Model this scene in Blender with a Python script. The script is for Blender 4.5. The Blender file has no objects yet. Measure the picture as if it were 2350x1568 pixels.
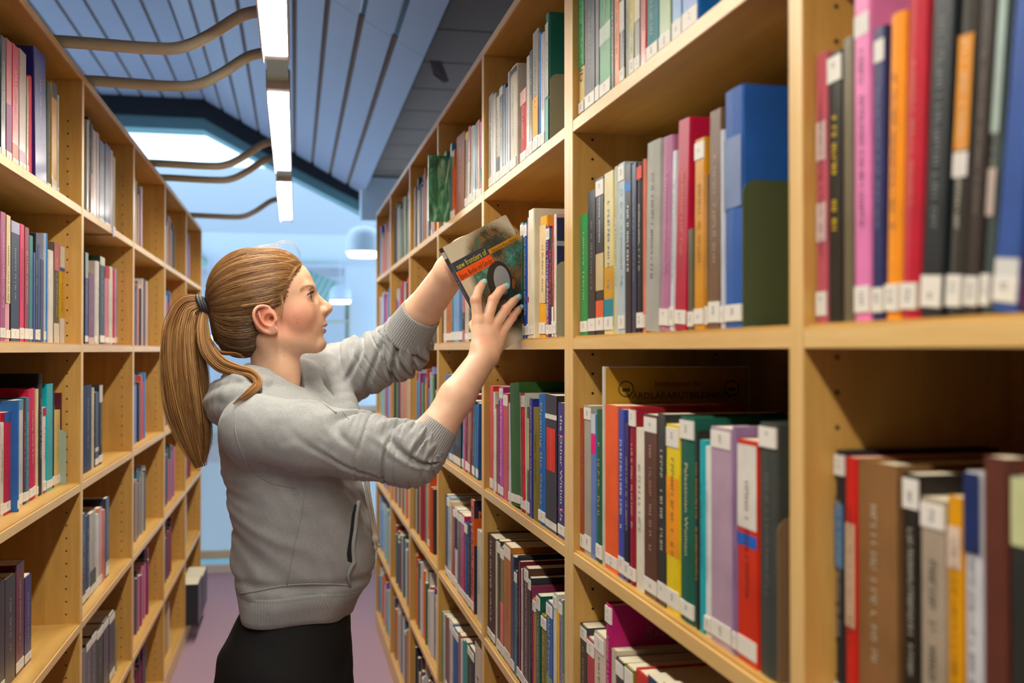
import bpy, math, random
import numpy as np
from mathutils import Vector, Matrix
random.seed(7); rng = np.random.default_rng(7)
scene = bpy.context.scene
COL = scene.collection

# ------------------------------------------------------------------ camera
IMG_W, IMG_H, FPX = 2350, 1568, 2400.0
EYE = 1.45
YAW = math.atan((1175 - 676) / FPX)          # the lens points a little to the right of the aisle
PITCH = math.atan(21 / FPX)
cam_data = bpy.data.cameras.new('camera'); cam = bpy.data.objects.new('camera', cam_data); COL.objects.link(cam)
cam_data.sensor_width = 36; cam_data.lens = 36 * FPX / IMG_W; cam_data.clip_start = .02; cam_data.clip_end = 200
cam.location = (0, 0, EYE); cam.rotation_euler = (math.pi / 2 + PITCH, 0, -YAW)
cam_data.dof.use_dof = True; cam_data.dof.focus_distance = 2.02; cam_data.dof.aperture_fstop = 4.0
scene.camera = cam
FWD = np.array([math.sin(YAW) * math.cos(PITCH), math.cos(YAW) * math.cos(PITCH), math.sin(PITCH)])
RGT = np.array([math.cos(YAW), -math.sin(YAW), 0.])
UPV = np.cross(RGT, FWD)
def at(px, py, Y):
    """point of the world that shows at photo pixel px,py when it stands Y metres down the aisle"""
    d = FWD * FPX + RGT * (px - 1175) + UPV * (784 - py)
    t = Y / d[1]
    return np.array([0, 0, EYE]) + d * t
def at_x(px, py, X):
    d = FWD * FPX + RGT * (px - 1175) + UPV * (784 - py)
    return np.array([0, 0, EYE]) + d * (X / d[0])
def project(p):
    v = np.asarray(p, float) - np.array([0, 0, EYE]); z = v @ FWD
    return 1175 + FPX * (v @ RGT) / z, 784 - FPX * (v @ UPV) / z, z

# ------------------------------------------------------------------ world and exposure
scene.view_settings.view_transform = 'Standard'; scene.view_settings.look = 'None'
scene.view_settings.gamma = 1; scene.view_settings.use_curve_mapping = False
scene.view_settings.exposure = 0.0
scene.cycles.max_bounces = 6; scene.cycles.diffuse_bounces = 3; scene.cycles.glossy_bounces = 2; scene.cycles.transmission_bounces = 2; scene.cycles.transparent_max_bounces = 6
scene.cycles.caustics_reflective = False; scene.cycles.caustics_refractive = False
world = bpy.data.worlds.new('world'); scene.world = world; world.use_nodes = True
wbg = world.node_tree.nodes['Background']; wbg.inputs['Color'].default_value = (.56, .78, 1, 1); wbg.inputs['Strength'].default_value = 2.8

def S(r, g, b):
    """8-bit sRGB to linear"""
    f = lambda c: c / 12.92 if c <= .04045 else ((c + .055) / 1.055) ** 2.4
    return (f(r / 255), f(g / 255), f(b / 255))

# ------------------------------------------------------------------ materials
def new_mat(name):
    m = bpy.data.materials.new(name); m.use_nodes = True
    nt = m.node_tree; b = nt.nodes['Principled BSDF']
    return m, nt, b
def lnk(nt, a, b): nt.links.new(a, b)
def node(nt, kind, **kw):
    n = nt.nodes.new(kind)
    for k, v in kw.items():
        if k in n.inputs: n.inputs[k].default_value = v
        else: setattr(n, k, v)
    return n
def plain(name, col, rough=.5, metal=0, spec=.5, bump=0, bscale=200, var=.0, emit=None, estr=0, coat=0):
    m, nt, b = new_mat(name)
    b.inputs['Base Color'].default_value = (*col, 1); b.inputs['Roughness'].default_value = rough
    b.inputs['Metallic'].default_value = metal; b.inputs['Specular IOR Level'].default_value = spec
    b.inputs['Coat Weight'].default_value = coat
    if emit: b.inputs['Emission Color'].default_value = (*emit, 1); b.inputs['Emission Strength'].default_value = estr
    if var or bump:
        tc = node(nt, 'ShaderNodeTexCoord'); nz = node(nt, 'ShaderNodeTexNoise', Scale=bscale, Detail=4.0)
        lnk(nt, tc.outputs['Object'], nz.inputs['Vector'])
        if var:
            mx = node(nt, 'ShaderNodeMix', data_type='RGBA', blend_type='MULTIPLY'); mx.inputs[0].default_value = 1
            rp = node(nt, 'ShaderNodeMapRange'); rp.inputs['To Min'].default_value = 1 - var; rp.inputs['To Max'].default_value = 1 + var
            lnk(nt, nz.outputs['Fac'], rp.inputs['Value']); mx.inputs[6].default_value = (*col, 1)
            lnk(nt, rp.outputs['Result'], mx.inputs[7]); lnk(nt, mx.outputs[2], b.inputs['Base Color'])
        if bump:
            bp = node(nt, 'ShaderNodeBump', Strength=bump, Distance=.002); lnk(nt, nz.outputs['Fac'], bp.inputs['Height']); lnk(nt, bp.outputs['Normal'], b.inputs['Normal'])
    return m
def wood(name, c1, c2, scale, rough=.42):
    m, nt, b = new_mat(name)
    tc = node(nt, 'ShaderNodeTexCoord'); mp = node(nt, 'ShaderNodeMapping'); mp.inputs['Scale'].default_value = scale
    lnk(nt, tc.outputs['Object'], mp.inputs['Vector'])
    n1 = node(nt, 'ShaderNodeTexNoise', Scale=3.0, Detail=6.0, Distortion=.6); n2 = node(nt, 'ShaderNodeTexNoise', Scale=26.0, Detail=3.0)
    lnk(nt, mp.outputs['Vector'], n1.inputs['Vector']); lnk(nt, mp.outputs['Vector'], n2.inputs['Vector'])
    mth = node(nt, 'ShaderNodeMath', operation='MULTIPLY_ADD'); mth.inputs[1].default_value = .35
    lnk(nt, n2.outputs['Fac'], mth.inputs[0]); lnk(nt, n1.outputs['Fac'], mth.inputs[2])
    rp = node(nt, 'ShaderNodeValToRGB'); rp.color_ramp.elements[0].position = .42; rp.color_ramp.elements[1].position = .95
    rp.color_ramp.elements[0].color = (*c1, 1); rp.color_ramp.elements[1].color = (*c2, 1)
    lnk(nt, mth.outputs[0], rp.inputs[0]); lnk(nt, rp.outputs['Color'], b.inputs['Base Color'])
    b.inputs['Roughness'].default_value = rough
    bp = node(nt, 'ShaderNodeBump', Strength=.05, Distance=.001); lnk(nt, n2.outputs['Fac'], bp.inputs['Height']); lnk(nt, bp.outputs['Normal'], b.inputs['Normal'])
    return m
def obj_colour(name, rough, coat=0, bump=0, spec=.5):
    """cover stock: the object's own colour with slight mottling"""
    m, nt, b = new_mat(name)
    oi = node(nt, 'ShaderNodeObjectInfo'); tc = node(nt, 'ShaderNodeTexCoord'); nz = node(nt, 'ShaderNodeTexNoise', Scale=18.0, Detail=5.0)
    lnk(nt, tc.outputs['Object'], nz.inputs['Vector'])
    mx = node(nt, 'ShaderNodeMix', data_type='RGBA', blend_type='MULTIPLY'); mx.inputs[0].default_value = 1
    rp = node(nt, 'ShaderNodeMapRange'); rp.inputs['From Min'].default_value = .3; rp.inputs['From Max'].default_value = .7; rp.inputs['To Min'].default_value = .86; rp.inputs['To Max'].default_value = 1.1
    lnk(nt, nz.outputs['Fac'], rp.inputs['Value']); lnk(nt, oi.outputs['Color'], mx.inputs[6]); lnk(nt, rp.outputs['Result'], mx.inputs[7]); lnk(nt, mx.outputs[2], b.inputs['Base Color'])
    b.inputs['Roughness'].default_value = rough; b.inputs['Coat Weight'].default_value = coat; b.inputs['Coat Roughness'].default_value = .12; b.inputs['Specular IOR Level'].default_value = spec * .7
    if bump:
        n2 = node(nt, 'ShaderNodeTexNoise', Scale=900.0); lnk(nt, tc.outputs['Object'], n2.inputs['Vector'])
        bp = node(nt, 'ShaderNodeBump', Strength=bump, Distance=.0008); lnk(nt, n2.outputs['Fac'], bp.inputs['Height']); lnk(nt, bp.outputs['Normal'], b.inputs['Normal'])
    return m
def attr_colour(name, rough, attr='Col', spec=.5):
    m, nt, b = new_mat(name)
    a = node(nt, 'ShaderNodeAttribute', attribute_name=attr); lnk(nt, a.outputs['Color'], b.inputs['Base Color']); b.inputs['Roughness'].default_value = rough; b.inputs['Specular IOR Level'].default_value = spec
    return m

M = {}
W1, W2 = S(184, 138, 66), S(214, 170, 92)
M['panel'] = wood('birch_panel', W1, W2, (9, 9, .7))            # grain runs up
M['shelf'] = wood('birch_shelf', W1, W2, (9, .7, 9))            # grain runs along the row
M['edge'] = wood('birch_edge', S(218, 176, 104), S(236, 200, 136), (20, 1, 20), .36)
M['edge_up'] = wood('birch_edge_upright', S(218, 176, 104), S(236, 200, 136), (20, 20, 1), .36)
M['back'] = wood('birch_back', S(160, 116, 58), S(186, 142, 78), (6, 6, .7), .5)
M['strip'] = plain('label_strip_plastic', S(214, 186, 158), .28, spec=.6)
M['hole'] = plain('drill_hole_dark', (.02, .012, .006), .9)
M['cover_matte'] = obj_colour('cover_cloth', .55, 0, .25)
M['cover_gloss'] = obj_colour('cover_laminate', .38, .14)
M['ink'] = obj_colour('print_ink', .5)
M['pages'] = plain('paper_pages', S(226, 216, 190), .9, var=.12, bscale=60)
M['sticker'] = plain('sticker_paper', S(236, 232, 222), .45)
M['metal_green'] = plain('bookend_sage_metal', S(150, 152, 126), .4, spec=.5)
M['metal_dark_green'] = plain('bookend_dark_green_metal', S(70, 82, 52), .45)
M['metal_brown'] = plain('bookend_brown_metal', S(128, 104, 78), .35)
M['metal_teal'] = plain('bookend_pale_teal_metal', S(150, 170, 160), .35)
M['slat'] = plain('ceiling_slat_lacquer', S(152, 152, 168), .38, bump=.08, bscale=400)
M['gap'] = plain('ceiling_gap_felt', S(128, 102, 84), .9)
M['tile'] = plain('ceiling_tile_grey', S(118, 98, 84), .9, bump=.3, bscale=120, var=.1)
M['dark'] = plain('beam_black', S(34, 36, 40), .5)
M['teal'] = plain('beam_teal', S(120, 160, 162), .5)
M['white'] = plain('plaster_white', S(225, 232, 240), .7)
M['mint'] = plain('mint_slat', S(150, 205, 185), .5)
M['pipe'] = plain('arm_olive_enamel', S(196, 192, 170), .4)
M['housing'] = plain('lamp_housing', S(205, 200, 200), .4)
M['connector'] = plain('lamp_connector_sage', S(150, 168, 140), .4)
M['tube'] = plain('fluorescent_tube', (1, 1, 1), .5, emit=(1, .93, .79), estr=82)
M['lampglass'] = plain('pendant_opal', (1, 1, 1), .5, emit=(1, .93, .8), estr=6)
M['pendant'] = plain('pendant_enamel', S(225, 235, 245), .3)
M['carpet'] = plain('carpet_mauve', S(166, 138, 156), .95, bump=.5, bscale=900, var=.15)
M['chrome'] = plain('steel', S(190, 190, 195), .25, metal=1)

# ------------------------------------------------------------------ object helpers
def link(o, parent=None):
    COL.objects.link(o)
    if parent is not None: o.parent = parent
    return o
def tag(o, label, cat, group=None):
    o['label'] = label; o['category'] = cat
    if group: o['group'] = group
    return o
def empty(name, loc=(0, 0, 0), rz=0):
    o = bpy.data.objects.new(name, None); o.location = loc; o.rotation_euler = (0, 0, rz); o.empty_display_size = .05
    return link(o)
def mesh(name, v, f, mat, smooth=False):
    me = bpy.data.meshes.new(name); me.from_pydata([tuple(map(float, p)) for p in v], [], [tuple(map(int, q)) for q in f]); me.update()
    if mat is not None: me.materials.append(mat)
    if smooth: me.polygons.foreach_set('use_smooth', [True] * len(me.polygons))
    return me
def obj(name, v, f, mat, parent=None, smooth=False, loc=None):
    o = bpy.data.objects.new(name, mesh(name, v, f, mat, smooth))
    if loc is not None: o.location = loc
    return link(o, parent)
BOXF = [(0, 3, 2, 1), (4, 5, 6, 7), (0, 1, 5, 4), (1, 2, 6, 5), (2, 3, 7, 6), (3, 0, 4, 7)]
def boxv(x0, x1, y0, y1, z0, z1):
    return [(x0, y0, z0), (x1, y0, z0), (x1, y1, z0), (x0, y1, z0), (x0, y0, z1), (x1, y0, z1), (x1, y1, z1), (x0, y1, z1)]
def box(name, x0, x1, y0, y1, z0, z1, mat, parent=None, bev=0):
    """box object with its own origin at the centre of its base; bev chamfers the long edges"""
    cx, cy = (x0 + x1) / 2, (y0 + y1) / 2
    o = obj(name, boxv(x0 - cx, x1 - cx, y0 - cy, y1 - cy, 0, z1 - z0), BOXF, mat, parent, loc=(cx, cy, z0))
    if bev:
        md = o.modifiers.new('bevel', 'BEVEL'); md.width = bev; md.segments = 2; md.limit_method = 'ANGLE'
    return o
def structure(o):
    o['kind'] = 'structure'; return o
class MB:
    def __init__(s): s.v = []; s.f = []
    def add(s, v, f):
        n = len(s.v); s.v += [tuple(p) for p in v]; s.f += [tuple(i + n for i in q) for q in f]
    def box(s, *a): s.add(boxv(*a), BOXF)
def tube(path, rad, n=10, caps=True, closed=False):
    """sweep: path (k,3), rad scalar or (k,)"""
    P = np.asarray(path, float); k = len(P); R = np.broadcast_to(np.asarray(rad, float), (k,))
    T = np.gradient(P, axis=0) if not closed else (np.roll(P, -1, 0) - np.roll(P, 1, 0))
    T /= np.linalg.norm(T, axis=1)[:, None] + 1e-12
    ref = np.array([0, 0, 1.]) if abs(T[0][2]) < .9 else np.array([1., 0, 0])
    N = np.cross(T[0], ref); N /= np.linalg.norm(N); v = []
    for i in range(k):
        N = N - T[i] * (N @ T[i]); N /= np.linalg.norm(N); B = np.cross(T[i], N)
        for j in range(n):
            a = 2 * math.pi * j / n; v.append(P[i] + R[i] * (math.cos(a) * N + math.sin(a) * B))
    f = []
    for i in range(k if closed else k - 1):
        i2 = (i + 1) % k
        for j in range(n): f.append((i * n + j, i * n + (j + 1) % n, i2 * n + (j + 1) % n, i2 * n + j))
    if caps and not closed: f.append(tuple(range(n))[::-1]); f.append(tuple((k - 1) * n + j for j in range(n)))
    return v, f
def smooth_path(pts, n=12):
    """Catmull-Rom through the points"""
    P = np.asarray(pts, float); P = np.vstack([2 * P[0] - P[1], P, 2 * P[-1] - P[-2]]); out = []
    for i in range(1, len(P) - 2):
        for t in np.linspace(0, 1, n, endpoint=False):
            a, b, c, d = P[i - 1], P[i], P[i + 1], P[i + 2]
            out.append(.5 * ((2 * b) + (-a + c) * t + (2 * a - 5 * b + 4 * c - d) * t * t + (-a + 3 * b - 3 * c + d) * t ** 3))
    out.append(P[-2]); return np.array(out)
def lathe(prof, n=32):
    v = []; f = []; k = len(prof)
    for r, z in prof:
        for j in range(n): a = 2 * math.pi * j / n; v.append((r * math.cos(a), r * math.sin(a), z))
    for i in range(k - 1):
        for j in range(n): f.append((i * n + j, i * n + (j + 1) % n, (i + 1) * n + (j + 1) % n, (i + 1) * n + j))
    return v, f
_font = {}
def text_mesh(txt, size, bold=0):
    """flat glyph mesh in the xy plane, centred; returns vertices, faces, width, height"""
    key = (txt, bold)
    if key not in _font:
        cu = bpy.data.curves.new('t', 'FONT'); cu.body = txt; cu.size = 1; cu.resolution_u = 2; cu.offset = bold
        o = bpy.data.objects.new('t', cu); COL.objects.link(o); dg = bpy.context.evaluated_depsgraph_get()
        me = bpy.data.meshes.new_from_object(o.evaluated_get(dg))
        v = np.zeros(len(me.vertices) * 3); me.vertices.foreach_get('co', v); v = v.reshape(-1, 3); f = [tuple(p.vertices) for p in me.polygons]
        bpy.data.objects.remove(o); bpy.data.curves.remove(cu); bpy.data.meshes.remove(me)
        if len(v): v = v - np.array([(v[:, 0].min() + v[:, 0].max()) / 2, .35, 0])
        _font[key] = (v, f)
    v, f = _font[key]
    if not len(v): return v, f, 0, 0
    return v * size, f, np.ptp(v[:, 0]) * size, np.ptp(v[:, 1]) * size
# ------------------------------------------------------------------ the two shelf rows: where they stand
class Row:
    """a straight row of bookcases: VP pixel of its direction, distance of its front from the lens, side +1 right / -1 left"""
    def __init__(s, vp, d, side, tops):
        s.vp, s.d, s.side, s.tops = vp, d, side, [EYE + t for t in tops]
        s.th = math.atan((1175 - vp) / FPX); s.phi = s.th - YAW
        s.cos, s.tan = math.cos(s.th), math.tan(s.th)
    def Y(s, px, g=0):
        d = s.d + g
        return FPX * d / (s.cos ** 2 * s.side * (px - s.vp)) - s.side * d * s.tan
    def Z(s, py, Y, g=0):
        return EYE + (805 - py) * s.cos * (Y + s.side * (s.d + g) * s.tan) / FPX
    def w(s, g, Y, Z):
        """row-local (g metres behind the front, Y down the row) to world"""
        x, c, n = s.side * (s.d + g), math.cos(s.phi), math.sin(s.phi)
        return (x * c - Y * n, x * n + Y * c, Z)
RIGHT = Row(660, .4546, 1, [.725, .379, .024, -.325, -.675, -1.02, -1.36])
LEFT = Row(679, .5327, -1, [.71, .367, .018, -.335, -.69, -1.03, -1.365])
DEPTH, TH, PT = .30, .022, .0255

def bookcase(name, row, panels, label):
    """panels: list of (y_near, y_far) uprights; shelves between neighbours. Built in row-local axes under a turned Empty."""
    root = empty(name, (0, 0, 0), row.phi); tag(root, label, 'bookcase')
    sd = row.side; X = lambda g: sd * (row.d + g)
    xs = lambda a, b: (min(X(a), X(b)), max(X(a), X(b)))
    top = row.tops[0]
    for (y0, y1) in panels:
        p = box('side_panel', *xs(.0015, DEPTH), y0, y1, 0, top - TH, M['panel'], root)
        b = box('edge_band', *xs(0, .0015), y0, y1, 0, top - TH, M['edge_up'], p); b.matrix_parent_inverse = Matrix.Translation(-Vector(p.location))
        mb = MB(); zc = (top - TH) / 2
        for g in (.034, DEPTH - .05):                                  # drilled shelf-pin holes on the face that looks up the aisle
            for k in range(int((top - .2) / .032)):
                z = .1 + k * .032 + (.012 if sd < 0 else 0); n = 8
                ring = [(X(g) - p.location.x + .0024 * math.cos(2 * math.pi * j / n), y0 - p.location.y - .0003, z + .0024 * math.sin(2 * math.pi * j / n)) for j in range(n)]
                mb.add(ring, [tuple(range(n))])
        h = obj('shelf_pin_holes', mb.v, mb.f, M['hole'], p); h['kind'] = 'stuff'
    for (a, b) in zip(panels[:-1], panels[1:]):
        y0, y1 = a[1], b[0]
        box('back_panel', *xs(DEPTH - .008, DEPTH), y0, y1, 0, top - TH, M['back'], root)
        for k, z in enumerate(row.tops):
            full = k == 0
            ya, yb = (a[0] if full and a is panels[0] else a[1] - (0 if not full else 0), b[1] if full else b[0])
            s_ = box('top_board' if full else 'shelf', *xs(.004, DEPTH - (.008 if not full else 0)), ya, yb, z - TH, z, M['shelf'], root)
            st = box('label_strip', *xs(.0005, .004), ya + (.001 if not full else 0), yb - (.001 if not full else 0), z - TH + .0005, z - .0035, M['edge'], s_)
            st.matrix_parent_inverse = Matrix.Translation(-Vector(s_.location))
        box('plinth', *xs(.0, .02), y0, y1, 0, row.tops[-1] - TH, M['edge'], root)
    return root
pr = lambda far: (far - PT, far)
o = -RIGHT.d * RIGHT.tan
U_R1 = [(o + .225 - PT, o + .225), (o + .9655, o + .9907), (o + 1.745, o + 1.770)]
U_R2 = [(o + 1.7705, o + 1.7957)] + [pr(o + 1.7957 + .7655 * k) for k in (1, 2, 3, 4, 5)]
ol = LEFT.d * LEFT.tan
U_L = [(ol + 2.708 + .857 * k, ol + 2.708 + .857 * k + PT) for k in (-1, 0, 1, 2, 3, 4)]
bookcase('bookcase', RIGHT, U_R1, 'birch bookcase on the right, nearest, two bays of out-of-focus books')
bookcase('bookcase', RIGHT, U_R2, 'long birch bookcase on the right that the woman reaches into')
bookcase('bookcase', LEFT, U_L, 'long birch bookcase along the left side behind the ponytail')

# ------------------------------------------------------------------ floor, outer walls
CE = EYE
structure(box('floor', -4.2, 4.2, -3, 7.25, -.1, 0, M['carpet']))
structure(box('wall_behind', -4.2, 4.2, -3.1, -3, 0, 5, M['white']))
structure(box('wall_left', -4.3, -4.2, -3.1, 10.4, 0, 5, M['white']))
structure(box('wall_right', 4.2, 4.3, -3.1, 10.4, 0, 5, M['white']))

# ------------------------------------------------------------------ slatted vault over the aisle
H_FLAT, H_EDGE, L_KNEE, L_EDGE, Y_END, Y_SEAM = 2.32, 1.45, -.829, .69, 10.0, 5.25
ceil = structure(box('ceiling', -4.2, 4.2, -3, Y_END + .35, CE + 2.62, CE + 2.72, M['dark']))
def slat(pa, pb, y0, y1):
    """tray with turned-up edges between two points of the cross-section"""
    a, b = np.array(pa), np.array(pb); t = (b - a) / np.linalg.norm(b - a); n = np.array([-t[1], t[0]])
    if n[1] < 0: n = -n
    pro = [a + n * .025, a, b, b + n * .025, b + n * .025 - t * .003, b + n * .004 - t * .003, a + n * .004 + t * .003, a + n * .025 + t * .003]
    v = [(p[0], y, p[1]) for y in (y0, y1) for p in pro]; k = len(pro)
    f = [(i, (i + 1) % k, k + (i + 1) % k, k + i) for i in range(k)] + [(0, 7, 6, 5, 4, 3, 2, 1), (8, 9, 10, 11, 12, 13, 14, 15)]
    o_ = obj('ceiling_slat', v, f, M['slat'], ceil); o_.matrix_parent_inverse = Matrix.Translation(-Vector(ceil.location)); return o_
def gap(pa, pb, y0, y1, mat, lift):
    a, b = np.array(pa), np.array(pb); t = (b - a) / np.linalg.norm(b - a); n = np.array([-t[1], t[0]]); n = n if n[1] > 0 else -n
    v = [(p[0], y, p[1]) for y in (y0, y1) for p in (a + n * lift, b + n * lift, b + n * (lift + .004), a + n * (lift + .004))]
    o_ = obj('gap_strip', v, [(0, 1, 5, 4), (1, 2, 6, 5), (2, 3, 7, 6), (3, 0, 4, 7), (0, 3, 2, 1), (4, 5, 6, 7)], mat, ceil); o_.matrix_parent_inverse = Matrix.Translation(-Vector(ceil.location))
P0, P1, P2 = np.array([-2.3, CE + H_FLAT]), np.array([L_KNEE, CE + H_FLAT]), np.array([L_EDGE, CE + H_EDGE])
pitch, wid = .1835, .159
for k in range(8):
    b = P1 - np.array([k * pitch, 0]); a = b - np.array([wid, 0]); slat(a, b, -3, Y_SEAM - .004); slat(a, b, Y_SEAM, Y_END)
    gap(b + np.array([-.001, 0]), b + np.array([pitch - wid + .001, 0]), -3, Y_END, M['gap'], .016)
ts = (P2 - P1) / np.linalg.norm(P2 - P1)
for k in range(9):
    a = P1 + ts * (.0245 + k * .1885); b = a + ts * .164; b = a + ts * .156; slat(a, b, -3, Y_SEAM - .004); slat(a, b, Y_SEAM, Y_END)
    if k: gap(a - ts * .0335, a + ts * .001, -3 if k < 5 else Y_SEAM, Y_END, M['gap'], .016)
# flat ceiling of dark tiles right of the vault
TZ = CE + 1.6
tiles = structure(box('ceiling', .69, 4.2, -3, Y_END + .3, TZ + .02, TZ + .06, M['dark']))
for j in range(21):
    for i in range(3):
        y0 = -2.6 + .6 * j; t_ = box('ceiling_tile', .70 + 1.2 * i, .70 + 1.2 * i + 1.19, y0, y0 + .584, TZ + .012, TZ + .018, M['tile'], tiles, 0)
        t_.matrix_parent_inverse = Matrix.Translation(-Vector(tiles.location))
# torn scrap hanging at the vault's edge
ex, ez = L_EDGE, CE + H_EDGE
v = [(ex - .025, 5.25, ez + .02), (ex - .005, 5.26, ez - .055), (ex + .05, 5.25, ez - .095), (ex + .075, 5.24, ez - .085), (ex + .035, 5.25, ez + .02)]
scrap = obj('torn_paper', v + [(p[0], p[1] + .003, p[2]) for p in v], [(0, 1, 2, 3, 4), (9, 8, 7, 6, 5)] + [(i, (i + 1) % 5, 5 + (i + 1) % 5, 5 + i) for i in range(5)], M['slat'])
tag(scrap, 'torn pale scrap hanging from the ceiling edge above the right bookcase', 'paper scrap')
# dark frame and teal trim closing the vault's far end
def frame(name, pts, dep, y0, y1, mat):
    v = []; n = len(pts)
    for y in (y0, y1):
        for (x, z) in pts: v.append((x, y, z))
        for (x, z), d in zip(pts, dep): v.append((x, y, z - d))
    f = []
    for i in range(n - 1):
        f += [(i, i + 1, n + i + 1, n + i), (2 * n + i, 3 * n + i, 3 * n + i + 1, 2 * n + i + 1), (n + i, n + i + 1, 3 * n + i + 1, 3 * n + i), (i, 2 * n + i, 2 * n + i + 1, i + 1)]
    f += [(0, n, 3 * n, 2 * n), (n - 1, 3 * n - 1, 4 * n - 1, 2 * n - 1)]
    return structure(obj(name, v, f, mat))
fr = [(-4.2, CE + H_FLAT + .03), (L_KNEE, CE + H_FLAT + .03), (-.36, CE + H_FLAT - .25), (L_EDGE + .02, CE + H_EDGE + .03), (4.2, CE + H_EDGE + .03)]
frame('trim_1', fr, [.20, .20, .18, .11, .06], Y_END, Y_END + .12, M['dark'])
frame('trim_2', [(x, z - d) for (x, z), d in zip(fr, [.20, .20, .18, .11, .06])], [.11, .11, .09, .10, .12], Y_END + .03, Y_END + .3, M['teal'])
structure(box('wall_bulkhead', .60, 4.2, Y_END - .3, Y_END, CE + 1.2, TZ, M['white']))

# ------------------------------------------------------------------ gallery edge, atrium with roof light, far gallery
glass, nt, b = new_mat('balustrade_glass')
b.inputs['Base Color'].default_value = (.62, .86, .95, 1); b.inputs['Roughness'].default_value = .05; b.inputs['Alpha'].default_value = .35
rail = empty('balustrade', (0, 7.12, 0)); tag(rail, 'white-railed glass balustrade across the far end of the aisle', 'balustrade')
for i in range(5): box('glass_pane', -1.98 + .8 * i, -1.98 + .8 * i + .78, -.005, .005, .14, 1.0, glass, rail)
box('bottom_channel', -2, 2.05, -.03, .03, .0, .05, M['housing'], rail); box('bottom_rail', -2, 2.05, -.03, .03, .09, .14, M['pipe'], rail)
v, f = tube([(-2, 0, 1.05), (2.05, 0, 1.05)], .03, 12); obj('top_rail', v, f, M['pendant'], rail, True)
for i in range(6): box('post', -2.0 + .8 * i, -1.97 + .8 * i, -.02, .02, .05, 1.03, M['pendant'], rail)
YB = 12.2
structure(box('trim_5', -6, 6, 11.15, 11.25, CE + 2.42, CE + 2.56, M['white']))
HB = 1.33
structure(box('wall_atrium', -6, 6, YB, YB + .2, CE + HB, CE + 2.08, M['white']))
structure(box('ceiling', -6, 6, YB + .2, 19.2, CE + HB, CE + HB + .15, M['white']))
fw = structure(box('wall_far', -6, 6, 19.2, 19.4, -4, CE + HB + .15, M['white']))
structure(box('floor', -6, 6, 16.5, 19.2, -.25, 0, M['carpet']))
structure(box('floor', -6, 6, 7.25, 19.2, -4.1, -4, M['white']))
for i, s in enumerate((-1, 1)):            # unseen atrium sides, bare mullions without glass, added to let sky light in
    for k in range(7): structure(box('added_mullion_%d' % (i + 1), 6 * s - .05, 6 * s + .05, 7.4 + 1.96 * k, 7.5 + 1.96 * k, -4, CE + 7, M['white']))
structure(box('wall_gallery_edge', -6, 6, 7.25, 7.35, -4, -.1, M['white']))
for i, (z0, z1, m) in enumerate([(-2.05, -1.7, 'teal'), (-2.6, -2.5, 'dark')]): structure(box('trim_%d' % (i + 3), -6, 6, 16.4, 16.5, z0, z1, M[m]))
structure(box('wall_column', at(792, 800, 17)[0], at(900, 800, 17)[0], 16.9, 17.3, -4, CE + HB, M['white']))
# mint slats under the far ceiling, left, and the sloping slatted bulkhead right of the woman's face
m1 = empty('slatted_ceiling', (0, 0, CE + HB)); tag(m1, 'mint green slatted ceiling panel far behind the top of the ponytail', 'ceiling panel')
for k in range(12):
    x0 = -4.6 + k * .28; box('slat', x0, x0 + .25, 12.6, 16.2, -.06, -.02, M['mint'], m1)
m2 = empty('slatted_bulkhead', (0, 0, CE)); tag(m2, 'sloping mint slatted bulkhead far behind the face', 'bulkhead')
for k in range(9):
    a = at(672 + 13 * k, 606 + 5.2 * k, 16.2); b2 = at(672 + 13 * k + 10, 606 + 5.2 * (k + .8), 16.2); c2 = at(640 + 11 * k + 8, 700 + 4 * k, 15.0); d2 = at(640 + 11 * k, 700 + 4 * k, 15.0)
    q = [a, b2, c2, d2]; v = [(p[0], p[1], p[2] - CE) for p in q] + [(p[0], p[1] + .04, p[2] - CE) for p in q]
    obj('slat', v, [(0, 1, 2, 3), (7, 6, 5, 4), (0, 4, 5, 1), (1, 5, 6, 2), (2, 6, 7, 3), (3, 7, 4, 0)], M['mint'], m2)
# a far shelf unit on the other gallery
fs = empty('wall_shelf', (at(768, 800, 16.6)[0], 16.6, 0)); tag(fs, 'small far shelf unit beside the nose on the other gallery', 'shelf unit')
for z in (CE - .35, CE + .05, CE + .45, CE + .75): box('board', -.22, .22, 0, .3, z, z + .03, M['pipe'], fs)
for x in (-.24, .22): box('side_panel', x, x + .02, 0, .3, 0, CE + .78, M['pipe'], fs)

# ------------------------------------------------------------------ pendants
def pendant(px, py, Y, dpx, hpx, label):
    c = at(px, py, Y); sc = project(c)[2] / FPX; R, H = dpx * sc / 2, hpx * sc
    root = empty('pendant_lamp', tuple(c)); tag(root, label, 'pendant lamp', 'white dome pendants over the far gallery')
    v, f = lathe([(R, 0), (R * 1.0, H * .45), (R * .93, H * .68), (R * .72, H * .87), (R * .4, H * .97), (.02, H), (.02, H + .02), (.001, H + .02)]); obj('dome', v, f, M['pendant'], root, True)
    v, f = lathe([(R * 1.02, -H * .02), (R * 1.02, H * .1), (R * .98, H * .1)]); obj('rim', v, f, M['pendant'], root, True)
    v, f = lathe([(R * .9, H * .06), (R * .9, -H * .14), (R * .82, -H * .18), (.001, -H * .18)]); obj('opal_glass', v, f, M['lampglass'], root, True)
    v, f = tube([(0, 0, H), (0, 0, H + 1.2)], .006, 6); obj('cord', v, f, M['pendant'], root)
pendant(835, 579, 11.2, 80, 60, 'white dome pendant lamp beside the far end of the right bookcase')
pendant(781, 690, 14.0, 50, 36, 'small white dome pendant lamp just right of the nose tip')
pendant(478, 772, 13.0, 60, 36, 'white dome pendant lamp half hidden behind the ponytail')

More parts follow.
